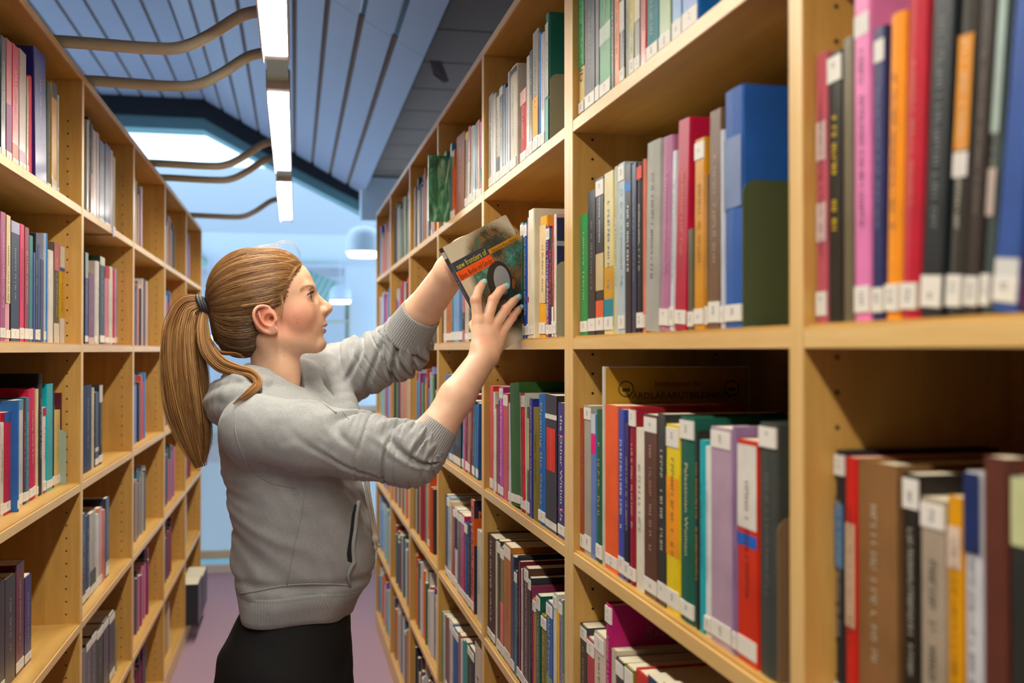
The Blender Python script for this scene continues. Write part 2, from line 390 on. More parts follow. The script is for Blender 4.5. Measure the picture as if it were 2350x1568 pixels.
# ------------------------------------------------------------------ fluorescent line over the aisle, carried by bent arms from the left bookcase
LX, LZ = -.05, EYE + .80
def luminaire(y0, y1, label):
    root = empty('strip_light', (LX, (y0 + y1) / 2, LZ)); tag(root, label, 'strip light', 'fluorescent strip lights in line over the aisle'); h = (y1 - y0) / 2
    box('housing', -.036, .036, -h, h, .012, .05, M['housing'], root, .004)
    for s in (-1, 1): box('end_cap', -.036, .036, s * h - .02, s * h + .02, -.012, .05, M['housing'], root, .003)
    # diffuser: shallow trough of light
    for s in (-1, 1): box('side_reflector', s * .033 - .002, s * .033 + .002, -h + .02, h - .02, -.034, .012, M['housing'], root)
    obj('diffuser', [(-.031, -h + .02, -.009), (.031, -h + .02, -.009), (.031, h - .02, -.009), (-.031, h - .02, -.009)], [(0, 3, 2, 1)], M['tube'], root)
for (a, b_, lab) in [(-2.1, -.65, 'strip light above the aisle behind the viewer'), (-.34, 1.11, 'strip light overhead near the viewer'), (1.43, 2.88, 'nearest fluorescent strip light, cut by the top edge of the picture'), (3.24, 4.69, 'middle fluorescent strip light over the aisle, second in the line'), (4.99, 6.44, 'farthest fluorescent strip light, lowest in the picture')]:
    luminaire(a, b_, lab)
for (a, b_, lab) in [(1.15, 1.39, 'sage connector piece before the nearest strip light'), (2.91, 3.21, 'sage green connector box between the nearest and middle strip lights'), (4.72, 4.96, 'connector box between the middle and farthest strip lights')]:
    t_ = box('light_connector', LX - .03, LX + .03, a, b_, LZ + .008, LZ + .046, M['connector'], None, .004); tag(t_, lab, 'connector')
ords = ['nearest bent olive arm tube carrying the strip light', 'second bent olive arm tube from the viewer, meeting the light connector', 'third bent arm tube, against the bright roof light', 'fourth bent arm tube, just under the third', 'farthest bent arm tube, lowest one above the left bookcase']
for Y, lab in zip((2.613, 2.977, 4.24, 4.584, 5.833), ords):
    z0 = LEFT.tops[0] + .016; x0 = -LEFT.d
    pts = [(x0 - .16, 0, z0), (x0, 0, z0), (x0 + .2, 0, z0 - .004), (x0 + .27, 0, z0 + .004), (x0 + .33, 0, z0 + .035), (x0 + .40, 0, z0 + .085), (x0 + .44, 0, z0 + .1), (LX - .03, 0, z0 + .102)]
    root = empty('bent_light_bracket', (0, Y, 0)); tag(root, lab, 'support arm', 'bent arm tubes of the strip lights')
    v, f = tube(smooth_path(pts, 6), .0145, 14); obj('tube', v, f, M['pipe'], root, True)
    box('foot_plate', x0 - .2, x0 - .1, -.04, .04, LEFT.tops[0], LEFT.tops[0] + .006, M['pipe'], root)

# steel sign clip on the front of the second left shelf
Yc = LEFT.Y(258); cx, cy, _ = LEFT.w(0, Yc, 0); cz = LEFT.tops[1]
clip = empty('shelf_clip', (cx, cy, cz), LEFT.phi); tag(clip, 'small steel clip on the front edge of a left shelf', 'clip')
obj('front_plate', boxv(0, .0025, -.012, .012, -.028, .001), BOXF, M['chrome'], clip); obj('under_arm', boxv(-.09, .0, -.006, .006, -.0265, -.0235), BOXF, M['chrome'], clip)
# ------------------------------------------------------------------ books
def hx(h):
    c = np.array(S(int(h[0:2], 16), int(h[2:4], 16), int(h[4:6], 16))); l = c @ np.array([.2126, .7152, .0722])
    return tuple(np.clip(l + (c - l) * 1.22, .004, .9))            # printed inks are a little purer than the lit photo shows them
NAMED = [('black', '1c1c1e'), ('charcoal', '3c3c40'), ('dark brown', '40302a'), ('brown', '7a5038'), ('tan', 'b98a5c'), ('beige', 'd2c4a4'), ('cream', 'e6dcc0'), ('white', 'ecebe6'), ('light grey', 'b9bab8'), ('grey', '86868a'),
         ('navy', '1f2a52'), ('blue', '2f5aa8'), ('bright blue', '2a80cc'), ('pale blue', '9dbcd8'), ('teal', '1f7f86'), ('turquoise', '46bcc4'), ('dark green', '1e4a3a'), ('green', '2f8a4c'), ('sage green', '9aa884'), ('olive', '7c7428'),
         ('yellow', 'e8c83a'), ('ochre', 'd69a2c'), ('orange', 'e8702a'), ('red', 'c23030'), ('crimson', 'b01c48'), ('dark red', '741f28'), ('maroon', '4f2028'), ('pink', 'e07a9c'), ('salmon', 'dc8a78'), ('mauve', 'a5748c'), ('lilac', 'b8a4c0'), ('purple', '5c3088'), ('magenta', 'b82a80')]
NAMED = [(n, np.array([int(h[i:i + 2], 16) for i in (0, 2, 4)])) for n, h in NAMED]
def colour_name(h):
    c = np.array([int(h[i:i + 2], 16) for i in (0, 2, 4)])
    return min(NAMED, key=lambda t: ((t[1] - c) ** 2 * np.array([1, 1.2, 1])).sum())[0]
ORD = ['first', 'second', 'third', 'fourth', 'fifth', 'sixth', 'seventh', 'eighth', 'ninth', 'tenth', 'eleventh', 'twelfth', 'thirteenth', 'fourteenth', 'fifteenth', 'sixteenth', 'seventeenth', 'eighteenth', 'nineteenth', 'twentieth', 'twenty-first', 'twenty-second', 'twenty-third', 'twenty-fourth', 'twenty-fifth', 'twenty-sixth', 'twenty-seventh', 'twenty-eighth', 'twenty-ninth', 'thirtieth']
BOOKS = []                                # every book as a plain record; built further down
def bk(xl, xr, yt, col, **kw): return dict(xl=xl, xr=xr, yt=yt, col=col, **kw)
def bay_span(row, bay):
    P_ = (U_R1[0:3] if bay < 2 else U_R2) if row.side > 0 else U_L; i = bay if (row.side < 0 or bay < 2) else bay - 2
    return P_[i][1] + .001, P_[i + 1][0] - .001
def shelf_of(row, level, bay, items, g=.012):
    """items run left to right in the picture, edges and tops read off the photo at the spine plane"""
    base = row.tops[level + 1]; room = row.tops[level] - TH - base; prev = None
    for n, it in enumerate(items):
        gg = it.get('g', g)
        ya, yb = row.Y(it['xl'], gg), row.Y(it['xr'], gg)          # right row: ya far, yb near; left row: ya near, yb far
        if row.side > 0:
            if prev is not None: ya = min(ya, prev - .0003)
            if ya - yb < .004: yb = ya - .004
            prev = yb
        else:
            if prev is not None: ya = max(ya, prev + .0003)
            if yb - ya < .004: yb = ya + .004
            prev = yb
        lo_, hi_ = bay_span(row, bay); s0, s1 = min(ya, yb), max(ya, yb)
        if s1 > hi_: s1 = hi_
        if s0 < lo_: s0 = lo_
        if s1 - s0 < .003: continue
        ya, yb = (s1, s0) if row.side > 0 else (s0, s1)
        ym = (ya + yb) / 2; h = min(max(row.Z(it['yt'], ym, gg) - base, .12), room - .006)
        BOOKS.append(dict(it, row=row, level=level, bay=bay, n=n, y=ym, t=abs(ya - yb) - .0006, h=h, g=gg, base=base))
def fill_shelf(row, level, bay, y0, y1, cols, hr=(.2, .26), g=.02, tr=(.012, .034), dark=False):
    """books from far to near inside y0..y1 with the given run of colours"""
    y = y1; base = row.tops[level + 1]; room = row.tops[level] - TH - base; n = 0; rec = []
    r = random.Random(level * 31 + bay * 7 + (0 if row.side > 0 else 991))
    while y > y0 + .012:
        t = r.uniform(*tr); t = min(t, y - y0)
        rec.append(dict(col=cols[n % len(cols)] if r.random() < .75 else r.choice(cols), y=y - t / 2, t=t - .0008, h=min(r.uniform(*hr), room - .01), g=g + r.uniform(0, .012)))
        y -= t; n += 1
    order = rec if row.side > 0 else rec[::-1]
    for i, d in enumerate(order): BOOKS.append(dict(d, row=row, level=level, bay=bay, n=i, base=base))
K = '1e1e20'; WH = 'e4e2da'; GY = 'b4b4ae'
R_ = RIGHT
# --- right, second bay (sharpening towards its far end)
shelf_of(R_, 0, 1, [bk(1327, 1341, -60, 'd8c493', bands=[(.35, 1, '1f9c68')], title='ING AROUND', tc='123024', ts=.55), bk(1342, 1366, -40, '26222e', gloss=1), bk(1366, 1376, -40, '55504c', gloss=1), bk(1376, 1402, -60, '0f8a4e', gloss=1, bands=[(.05, .14, WH), (.45, .6, 'd8e8dc')]),
    bk(1402, 1410, -30, K, gloss=1), bk(1410, 1422, -50, 'd98038'), bk(1422, 1434, -50, '2c2c3a', gloss=1, bands=[(.5, .8, WH)]), bk(1434, 1445, -40, 'b4b8a0'), bk(1445, 1456, -40, 'c9bc3c', bands=[(.1, .5, 'c4c4ae')]), bk(1456, 1470, -50, '3a3630', gloss=1, bands=[(.55, .8, 'dcd8c8')]), bk(1470, 1483, -40, 'b8483c'),
    bk(1483, 1511, -60, '1b7c86', bands=[(.04, .14, 'c8ccc0')]), bk(1513, 1541, -60, '7f9a6a'), bk(1543, 1566, -60, '3c78b0'), bk(1566, 1603, -60, '2a66ac', gloss=1)], .01)
shelf_of(R_, 1, 1, [bk(1325, 1331, 482, 'e4602c', bands=[(0, .5, '3c7058')]), bk(1331, 1349, 492, '12925a', st=1), bk(1349, 1367, 438, '22242a', title='~', tc='9a9aa0'), bk(1367, 1386, 408, '26282c', title='REMAKING WOMEN', tc='e8e8e4', ts=.42, tl=.34, tv=.76, bands=[(.03, .22, 'd06a4c'), (.28, .52, 'c8b690')], topst=1),
    bk(1386, 1408, 395, 'dccf9c', bands=[(.04, .22, '2f8290'), (.22, .42, 'c99a44')], title='~', tc='4a78b4', tb=1), bk(1408, 1419, 382, 'c0c6b8', title='~', tc='70746c'), bk(1419, 1434, 374, 'b4c4cc', title='~', tc='8c9aa4', topst=1), bk(1434, 1449, 378, '24262e', title='~', tc='e8e8e8', bands=[(.84, .9, '3a78c0')], tb=1),
    bk(1449, 1461, 375, '2e3448', title='~', tc='8a90b8'), bk(1461, 1474, 373, '1a1a1c', bands=[(.9, .98, 'd04830')]), bk(1474, 1478, 365, 'd88a78'), bk(1478, 1510, 328, 'a6a69e', title='~', tc='60605c', lean=2.2), bk(1512, 1534, 318, 'a97492', title='~', tc='c49ab4', lean=3.2), bk(1536, 1546, 350, 'cfd2d8', lean=3.0), bk(1547, 1574, 280, 'a82440', gloss=1, title='~', tc='d89060', lean=3.4),
    bk(1578, 1591, 615, '5c5a48'), bk(1592, 1615, 320, 'c9923e', topst=1, title='~', tc='8a5c20', lean=1), bk(1618, 1624, 400, '8a6a48'), bk(1625, 1652, 255, '6a5442', title='~', tc='b8a890', lean=1.2), bk(1653, 1661, 298, 'c8ccd4'), bk(1662, 1703, 203, '2a5498', cl=1, dep=.215, bands=[(.5, .8, '7080a4')], plate=1)], .012)
shelf_of(R_, 2, 1, [bk(1329, 1340, 938, '9c4434', title='~', tc='d8a890'), bk(1340, 1356, 931, 'a4a49c', topst=1), bk(1356, 1367, 950, '6a80b8', bands=[(.72, .86, 'd83078'), (.86, 1, 'c8d0d8')]), bk(1367, 1381, 941, '2b5c40'), bk(1381, 1387, 842, 'cfc9bc', stamp=1, dep=.235), bk(1388, 1418, 930, 'ef6a1e', dep=.17), bk(1418, 1432, 940, '3a4a9c', title='~', tc='f0f0f0', tb=1), bk(1432, 1443, 972, '3c2050', bands=[(.1, .35, K)]),
    bk(1443, 1457, 935, '8c2430', topst=1), bk(1457, 1477, 983, 'e4e0d0', title='~', tc='8c8a80'), bk(1477, 1508, 952, '5a3a2c', title='~', tc='c8a890', topst=1), bk(1508, 1528, 950, '2c2e2c', title='~', tc='c8c4b0', tb=1), bk(1528, 1558, 975, 'e8d020', gloss=1, bands=[(.3, .72, 'f0a020')], topst=1), bk(1559, 1592, 958, '1f5a4a', title='Palestinian Women', tc='d8d4b0', ts=.3, tl=.45, topst=1), bk(1593, 1604, 990, '23201c', title='~', tc='d8a040', tb=1),
    bk(1604, 1615, 1010, '3aaab4'), bk(1615, 1629, 1025, 'dfe0dc', title='~', tc='9098b0'), bk(1630, 1678, 982, 'b49cae', topst=1), bk(1679, 1690, 980, '8a6f94'), bk(1691, 1737, 1010, 'c4402e', bands=[(.6, .98, 'e0dcd4'), (.52, .58, '2860b0')], title='~', tc='5c2018'), bk(1740, 1781, 972, '3e423e', topst=1, title='~', tc='6c706c')], .012)
shelf_of(R_, 3, 1, [bk(1316, 1329, 1420, 'd8d4c4', title='~', tc='444444'), bk(1329, 1346, 1435, '34363c', topst=1, title='~', tc='b0b0b0'), bk(1346, 1363, 1466, 'a8404c', topst=1), bk(1363, 1386, 1455, 'd0c4b4', bands=[(.3, .6, '6a4a90')], topst=1), bk(1388, 1402, 1386, 'a82a64', sabina=1, dep=.19, topst=1), bk(1402, 1412, 1490, 'c4bca8'), bk(1412, 1430, 1514, '2e3034', topst=1), bk(1432, 1452, 1530, '8a8440', topst=1), bk(1456, 1484, 1543, 'c04440'),
    bk(1486, 1520, 1560, '32405c'), bk(1522, 1560, 1580, '806050'), bk(1562, 1610, 1600, '505458')], .012)
# --- right, nearest bay, strongly out of focus
shelf_of(R_, 1, 0, [bk(1843, 1872, 128, 'e8606a', topst=1, gloss=1), bk(1873, 1898, 122, 'b8606c', bands=[(.3, .45, 'd8c0bc'), (.6, .75, 'd8c0bc')]), bk(1900, 1934, 118, '26241f', title='~', tc='e8c828', tb=1, topst=1), bk(1935, 1960, 85, '6c6450'), bk(1961, 1998, -25, 'dc86b4', bands=[(.86, .93, 'e0dcd8')]), bk(2000, 2027, 65, '2c2e58', title='~', tc='8088b0', bands=[(.88, .96, 'e0dcd8')], lean=1), bk(2029, 2062, 36, 'f09a20', lean=2), bk(2064, 2104, -20, 'b02838', lean=3, title='~', tc='d08070'),
    bk(2110, 2160, -60, '23282a', lean=4.5, title='~', tc='8a9090'), bk(2168, 2205, -20, '34302a', lean=5, bands=[(.5, .85, 'd09020'), (.42, .5, 'e4e0dc')]), bk(2210, 2242, -20, '38322e', lean=5.5, title='~', tc='8c8078'), bk(2246, 2268, -20, '4a5452', lean=6, bands=[(.3, .45, 'c0b0a8'), (.55, 1, 'a8bab4')]), bk(2274, 2334, -60, '3a5490', lean=7, bands=[(.04, .16, 'd8d8d4')]), bk(2340, 2420, -40, '6c2430', lean=7)], .012)
shelf_of(R_, 2, 0, [bk(1893, 1936, 1035, '26262a', topst=1, title='~', tc='c8c4b8', bands=[(.55, .8, '5078a0')]), bk(1938, 1962, 1050, 'c83838', bands=[(.35, .75, 'dcc0a4')]), bk(1963, 2050, 1062, '8a6848', dep=.2), bk(2070, 2108, 1088, '24211f', topst=1), bk(2110, 2168, 1145, 'a89c8c', topst=1), bk(2172, 2205, 1140, 'd8a020', bands=[(.75, .9, 'd8c4b4')]), bk(2208, 2250, 1085, 'd0d0d4', bands=[(.75, 1, '1c2c58')]), bk(2254, 2310, 1050, '5a342c'), bk(2316, 2400, 1098, '2a2e2c', bands=[(.8, 1, 'c4c8a0')])], .03)
# --- right, third bay: in focus
shelf_of(R_, 0, 2, [bk(1121, 1131, 217, 'b4b4b0', title='WHAT IS A WOMAN?', tc='3c3c40', ts=.62, gloss=1), bk(1131, 1138, 215, 'bcbcb0'), bk(1138, 1146, 221, 'e0ddd0', bands=[(0, .3, '3a3440')], title='~', tc='404040'), bk(1146, 1154, 196, '34363a', title='~', tc='c8c8c0', topst=1), bk(1154, 1160, 194, '24262c', gloss=1), bk(1160, 1165, 200, '7088a0'), bk(1165, 1170, 164, 'a8a4a4'), bk(1170, 1185, 152, 'e2dfd2', dep=.19, title='~', tc='909088', bands=[(.93, .985, K)]), bk(1194, 1208, 205, 'b4302c', bands=[(.8, 1, 'd8b0a8'), (0, .1, 'd8c4b4')]), bk(1208, 1215, 128, 'd8d4cc', title='~', tc='8a8a90'), bk(1215, 1222, 115, '28302c', title='~', tc='d8b840', tb=1),
    bk(1222, 1235, 70, '9c9480', bands=[(.14, .46, 'e4b040'), (0, .05, K)], gloss=1), bk(1235, 1241, 75, '2f78c0', title='~', tc='d8e4f0'), bk(1241, 1250, 75, 'd0d0d4', title='~', tc='a06070'), bk(1251, 1259, 30, '1c6a5e', bands=[(.36, .93, 'd8d8c8'), (0, .35, '78b0a4')], cl=1, dep=.21, title='~', tc='70706c')], .01)
shelf_of(R_, 1, 2, [bk(1194, 1201, 511, '1c4c38', title='New Pathways in International Development', tc='c8d0c0', ts=.75, topst=1), bk(1201, 1209, 512, '2c4a9c', title='NEWS GENDER and POWER', tc='d8d060', ts=.7, tv=.62, topst=1), bk(1209, 1213, 500, 'd8c8c4', bands=[(.3, .35, 'c03070')]), bk(1213, 1225, 481, 'e6e2cc', dep=.2, topst=0), bk(1237, 1252, 498, 'e0a83c', dep=.17, lean=1.5, bands=[(.28, .93, 'dcc8a0')]), bk(1253, 1261, 520, '6c2c70', title='Såna riktiga karlar', tc='9cc8e0', ts=.8, tv=.66, title2='ARNE NILSSON', tc2='f0e0d0', topst=1), bk(1261, 1266, 525, '2c5c3c', title='No Paradise Yet', tc='e06030', ts=.8), bk(1266, 1271, 494, 'd83848', bands=[(0, .25, 'e4e2dc')], title='~', tc='f0d0d0'), bk(1271, 1276, 492, 'e4e2dc', title='~', tc='404a90', navy=1, dep=.19)], .008)
shelf_of(R_, 2, 2, [bk(1124, 1132, 886, 'c8483c', title='~', tc='e8b8a8'), bk(1132, 1136, 900, 'e0dccc'), bk(1136, 1140, 928, 'a06a3c', bands=[(.1, .95, 'dcd4c0')]), bk(1140, 1143, 935, 'd84888'), bk(1143, 1146, 920, '28306c'), bk(1146, 1155, 888, 'b83a98', title='Norsk kvinnoforskning', tc='f0e0f0', ts=.8, tv=.6, topst=1), bk(1155, 1166, 903, 'c05248', title='~', tc='8c2c28', topst=1), bk(1167, 1170, 925, 'c8d0d8'), bk(1172, 1194, 882, '34602f', lean=-3.6, cl=1, dep=.2, W=1), bk(1195, 1199, 902, '80564a', lean=-3.4, title='~', tc='e0c8b8'), bk(1199, 1206, 905, 'd83020', lean=-3.2, topst=1), bk(1206, 1209, 903, 'c4cab8', lean=-2.6, dep=.19), bk(1209, 1215, 935, '4c3a3e', bands=[(.42, .9, 'd4c8a0')]), bk(1215, 1222, 915, '26287c', title='Adorno, Culture and Feminism', tc='d8e0f0', ts=.75, dep=.18), bk(1222, 1235, 936, '7c701c', title='~', tc='48400c', cl=1), bk(1235, 1251, 906, '2464a8', title='Opening the Gates', tc='b8b080', ts=.6, cl=1, topst=0), bk(1251, 1278, 907, '1e1d1f', gloss=1, bands=[(.44, .76, 'c23a2a'), (.02, .08, 'e4e2dc'), (.82, .86, 'dcd8d0')], title='ORDINARY VIOLENCE', tc='e0b090', ts=.3, tl=.29, tv=.6, nost=1), bk(1280, 1297, 925, '30246c', title='the Other Within Us', tc='e8e4ec', ts=.62, tv=.52, gloss=1, bands=[(.2, .212, 'c84030'), (.75, .762, 'c84030')])], .008)
shelf_of(R_, 3, 2, [bk(1117, 1136, 1230, '4c342e', title='THE OUTER CIRCLE', tc='e0dcd4', ts=.3, tv=.72, dep=.19, ty=.3), bk(1137, 1141, 1243, 'd0c8a8'), bk(1141, 1148, 1240, '24282c', title='~', tc='a8b4b0', topst=1, dep=.19), bk(1148, 1156, 1256, '7c7834', bands=[(.12, .5, 'd88078')], topst=1), bk(1156, 1172, 1251, 'b07040', topst=1, dep=.19, title='~', tc='7c4820'), bk(1172, 1180, 1276, '343848', title='~', tc='606880', dep=.19), bk(1180, 1186, 1310, '3c6c7c', title='~', tc='202c70', topst=1), bk(1186, 1190, 1276, '26282c', dep=.19), bk(1190, 1194, 1288, '6c2430', dep=.19), bk(1194, 1199, 1306, 'd4c8b0'), bk(1199, 1203, 1303, '3c4474', title='~', tc='d0d0e0'), bk(1203, 1212, 1302, '54382c', title='CREATING THE MODERN MAN', tc='d8c88c', ts=.7, dep=.19, topst=1), bk(1212, 1218, 1325, '2c2e34', dep=.19, topst=1), bk(1218, 1222, 1345, '7c3450', dep=.18), bk(1222, 1228, 1373, 'b8845c', title='~', tc='e06070', topst=1), bk(1230, 1239, 1365, '205848', title='~', tc='c8d8b8', dep=.18, topst=1), bk(1241, 1253, 1412, '847830', topst=1), bk(1253, 1268, 1382, '285890', title='Global Prescriptions', tc='b8d4e8', ts=.55, tv=.64, bands=[(0, .4, '8c9c7c')], topst=1), bk(1269, 1276, 1362, 'd4d2cc', topst=1, dep=.19), bk(1276, 1282, 1400, 'e0b850', title='~', tc='a08030'), bk(1282, 1290, 1378, '90829c', topst=1), bk(1290, 1297, 1380, '1f7c58', title='Development of', tc='d0e4d4', ts=.6, tv=.3)], .008)
shelf_of(R_, 4, 2, [bk(1150, 1162, 1610, '3a3a40'), bk(1162, 1176, 1600, '6a4a3c'), bk(1176, 1190, 1620, 'a08c70'), bk(1190, 1206, 1610, '2c4a70'), bk(1206, 1224, 1630, '4a5444')], .02)
# --- right, fourth bay
shelf_of(R_, 0, 3, [bk(1018, 1024, 350, '4a6c50'), bk(1025, 1033, 343, 'c4c4b8', topst=0), bk(1033, 1037, 330, '4a6c80'), bk(1037, 1043, 345, 'c85a24', bands=[(.75, 1, '8c8450')]), bk(1045, 1064, 313, '7c4024', dep=.19, lean=3), bk(1066, 1073, 305, '8c9480', lean=3.4, bands=[(.9, 1, 'b8b830')]), bk(1073, 1078, 292, 'b0343c', bands=[(.0, .55, 'd8dcd8')], lean=3), bk(1078, 1084, 292, 'd4d4cc', lean=3), bk(1084, 1091, 290, '3c6c64', lean=2), bk(1092, 1096, 280, '505c60'), bk(1096, 1100, 275, 'c88058'), bk(1100, 1105, 280, 'c890c0', bands=[(.2, .4, '407068')])], .012)
shelf_of(R_, 1, 3, [bk(1009, 1015, 650, 'c03c30'), bk(1015, 1018, 660, '302c30'), bk(1018, 1023, 640, 'dcd8d0'), bk(1023, 1036, 620, 'b06c28', topst=0), bk(1036, 1041, 630, '2c7890'), bk(1041, 1053, 640, '7c9cc4', gloss=1), bk(1053, 1061, 645, '4c74a0'), bk(1061, 1067, 650, 'b05040', bands=[(.2, .5, '2c2428')]), bk(1067, 1075, 655, 'd4c49c', title='~', tc='2c2c2c'), bk(1075, 1084, 640, '403c44'), bk(1084, 1094, 660, 'a4a08c'), bk(1094, 1104, 650, '6c4434')], .012)
shelf_of(R_, 2, 3, [bk(1018, 1022, 880, '34343c'), bk(1022, 1031, 860, '3c6c9c', topst=0, gloss=1), bk(1031, 1040, 870, '2c3c5c'), bk(1040, 1058, 900, '1f2024', gloss=1, bands=[(.05, .28, '3c3834')]), bk(1060, 1064, 905, '7ca0c4', lean=4), bk(1064, 1068, 900, 'c02c60', gloss=1, lean=4), bk(1068, 1072, 890, '2c3440', lean=4), bk(1072, 1078, 905, 'a07058', lean=4), bk(1078, 1083, 908, '6c2028', lean=4, dep=.19), bk(1083, 1089, 920, '24262c', lean=4.5), bk(1089, 1092, 930, '3c80b8', lean=5), bk(1092, 1097, 925, '28487c', lean=4.5)], .012)
shelf_of(R_, 3, 3, [bk(1022, 1026, 1135, '30343c', dep=.19), bk(1026, 1031, 1140, '9cb4d0', topst=1), bk(1031, 1036, 1150, 'd0c4a8'), bk(1036, 1040, 1163, 'a45c30'), bk(1040, 1044, 1165, '842c3c', topst=1), bk(1044, 1050, 1168, 'd4d0d4', bands=[(.5, .9, K)], topst=1), bk(1050, 1056, 1175, '505450', dep=.19, topst=1), bk(1056, 1066, 1181, 'a4285c', dep=.19, topst=1), bk(1066, 1072, 1200, '28588c', title='~', tc='c8d4e0', topst=1), bk(1072, 1080, 1203, '262c40', title='~', tc='b8c0d0'), bk(1081, 1087, 1147, 'd86820', title='MATERIAL MAN', tc='283050', ts=.75, tb=1, matman=1, dep=.19, topst=0), bk(1094, 1104, 1218, 'c8c8bc', title='~', tc='2c2c2c')], .012)
shelf_of(R_, 4, 3, [bk(1012, 1017, 1403, '3c9c90', dep=.19), bk(1017, 1022, 1410, 'c8c8bc'), bk(1022, 1027, 1415, '583c38', dep=.19), bk(1027, 1032, 1420, '6c2c38'), bk(1032, 1039, 1425, 'c0c0b4', topst=1, dep=.18), bk(1039, 1052, 1445, '2c5c98', topst=1, cl=1, dep=.19), bk(1052, 1058, 1455, '8c4c34', dep=.19), bk(1058, 1062, 1468, 'd8d8d0'), bk(1062, 1067, 1468, '2c88b0'), bk(1067, 1073, 1470, '1f8c68', dep=.18), bk(1073, 1088, 1487, '2c2c30', topst=1, dep=.18), bk(1090, 1104, 1480, 'c4bcac', title='HON', tc='54504c', ts=.4)], .012)
fill_shelf(R_, 5, 3, U_R2[1][1] + .1, U_R2[2][0] - .02, ['c8b898', '6c3c30', '2c3c60', 'd0d0c8', '5c7060', 'a04438', '3c3c40'])
# --- right, farther bays
PAL_FAR = [['d0ccc4', '8c8c94', '3c4c6c', 'c88048', '4c8090', 'dcd8d0', 'a8946c', 'b8b4b0', '5c6470', '2c3038'], ['7c8a94', '2c3038', 'c0b8a0', '446a9c', '98a890', '505058', 'a87c6c', 'd0ccc4'], ['8c2c34', '7ca4c0', '3c88a8', 'b8bcc4', '8890c0', '782860', 'c8bc94', '80b090', '3c3c40', 'c8482c', 'd0b840', 'a43c30'], ['1f2430', '24303c', '3c7858', 'b4b0a4', 'c8802c', '24221f', 'c0886c', 'bc5030', '7c2c2c', '2c2c2c', 'd0b8a8', 'a83038'], ['d0d0d0', 'b83430', 'c8683c', 'e0d0ac', '3c3888', 'e06820', '48684c', 'd4d0c0', '5c6c40'], ['3c3c44', '8c2c30', 'b0b4c4', '3c6c78', '24242a', 'd0c8c0', '5c4438']]
for bay, (a, b) in zip((4, 5, 6), ((2, 3), (3, 4), (4, 5))):
    for lv in range(6):
        if lv == 1 and bay == 4: continue
        blue = bay == 6
        fill_shelf(R_, lv, bay, U_R2[a][1] + (.02 if lv != 3 or bay != 4 else .2), U_R2[b][0] - .015 - .05 * ((lv + bay) % 3 == 0), PAL_FAR[(lv + bay - 4) % 6] if not blue else ['3c84c0', '9cb4d8', 'd0d8e8', 'c06888', '5c4cb0', '8ccca0', 'd08050'], hr=(.19, .27), g=.012)
fill_shelf(R_, 1, 4, U_R2[2][1] + .3, U_R2[3][0] - .02, ['3c3c40', '6c7078', 'a8a8a8', '484c58', '2c2c30', '8c8078'], hr=(.18, .24))
# --- left row
L_ = LEFT; LG = .045
shelf_of(L_, 0, 0, [bk(-60, -30, 60, '6c4030', g=.03), bk(-30, 0, 70, '24262a', g=.03), bk(0, 11, 84, '23272a', g=.03, title='~', tc='a8a890'), bk(12, 25, 92, 'a04848', bands=[(0, .5, '8c5c80')], g=.03), bk(26, 41, 104, 'b02c3c', bands=[(.1, .22, 'd8a8a0')], gloss=1, g=.03), bk(42, 58, 117, '9c8c80', bands=[(.1, .2, 'd0c0d0')], g=.03), bk(59, 64, 175, '80784c', g=.03), bk(65, 74, 175, 'c02848', g=.03), bk(76, 106, 124, '24246c', gloss=1, lean=-3, dep=.19, g=.025, nost=1), bk(107, 115, 190, '24382c', title='~', tc='90a050', g=.035), bk(117, 129, 190, 'b88c24', bands=[(.04, .16, 'd0ccc4'), (.86, 1, K)], g=.035), bk(130, 134, 218, 'c0b8a0', g=.035)], .03)
shelf_of(L_, 1, 0, [bk(-40, -22, 500, '88507c', g=.02), bk(-22, 0, 500, '30407c', g=.02), bk(0, 12, 487, '984c68', g=.02), bk(13, 23, 494, 'd0a0a8', bands=[(.3, 1, 'd8c4a0')]), bk(24, 44, 509, '1f201f', gloss=1, bands=[(.9, 1, 'b0b0cc')], dep=.18), bk(45, 55, 515, 'c02444', gloss=1), bk(56, 66, 522, '842428'), bk(66, 75, 541, '207060'), bk(76, 81, 580, '343c78'), bk(81, 86, 536, '26282c', dep=.19), bk(86, 92, 563, '2c3860'), bk(92, 100, 596, '30323c'), bk(100, 105, 536, 'a8a8b8', dep=.17), bk(105, 110, 536, '2078b0'), bk(112, 122, 575, 'dcd8d4', dep=.17), bk(123, 136, 558, '5c5848', bands=[(.72, 1, 'a86c70'), (0, .2, 'd4ccc0')], nost=1), bk(137, 148, 566, 'c0982c', bands=[(.78, 1, 'c4bcb4'), (0, .26, 'd0ccc8'), (.74, .78, '30508c')], nost=1)], .04)
shelf_of(L_, 2, 0, [bk(-40, -18, 930, '7c4868', g=.02), bk(-18, 2, 940, 'b45c90', g=.02), bk(2, 10, 970, 'd0c8b8'), bk(10, 26, 946, 'b02c34', bands=[(.9, 1, '30508c')]), bk(27, 33, 920, '3c6cb0', g=.03), bk(34, 54, 918, 'c0b8b0', bands=[(.9, 1, '5c8890')], dep=.18), bk(55, 60, 920, '5c2838'), bk(60, 68, 912, '246878'), bk(69, 84, 893, 'b4244c', dep=.2, cl=1, lean=-2), bk(85, 89, 893, 'd4c8a0'), bk(90, 99, 858, '1f1f20', dep=.2), bk(100, 107, 935, 'd4ccc8', bands=[(.9, 1, 'a02848'), (0, .08, 'a02848')]), bk(108, 122, 881, '3ca8b4', gloss=1, dep=.16), bk(123, 127, 900, '303448'), bk(128, 140, 942, 'd0bc84'), bk(141, 147, 902, '54242c', dep=.17)], .045)
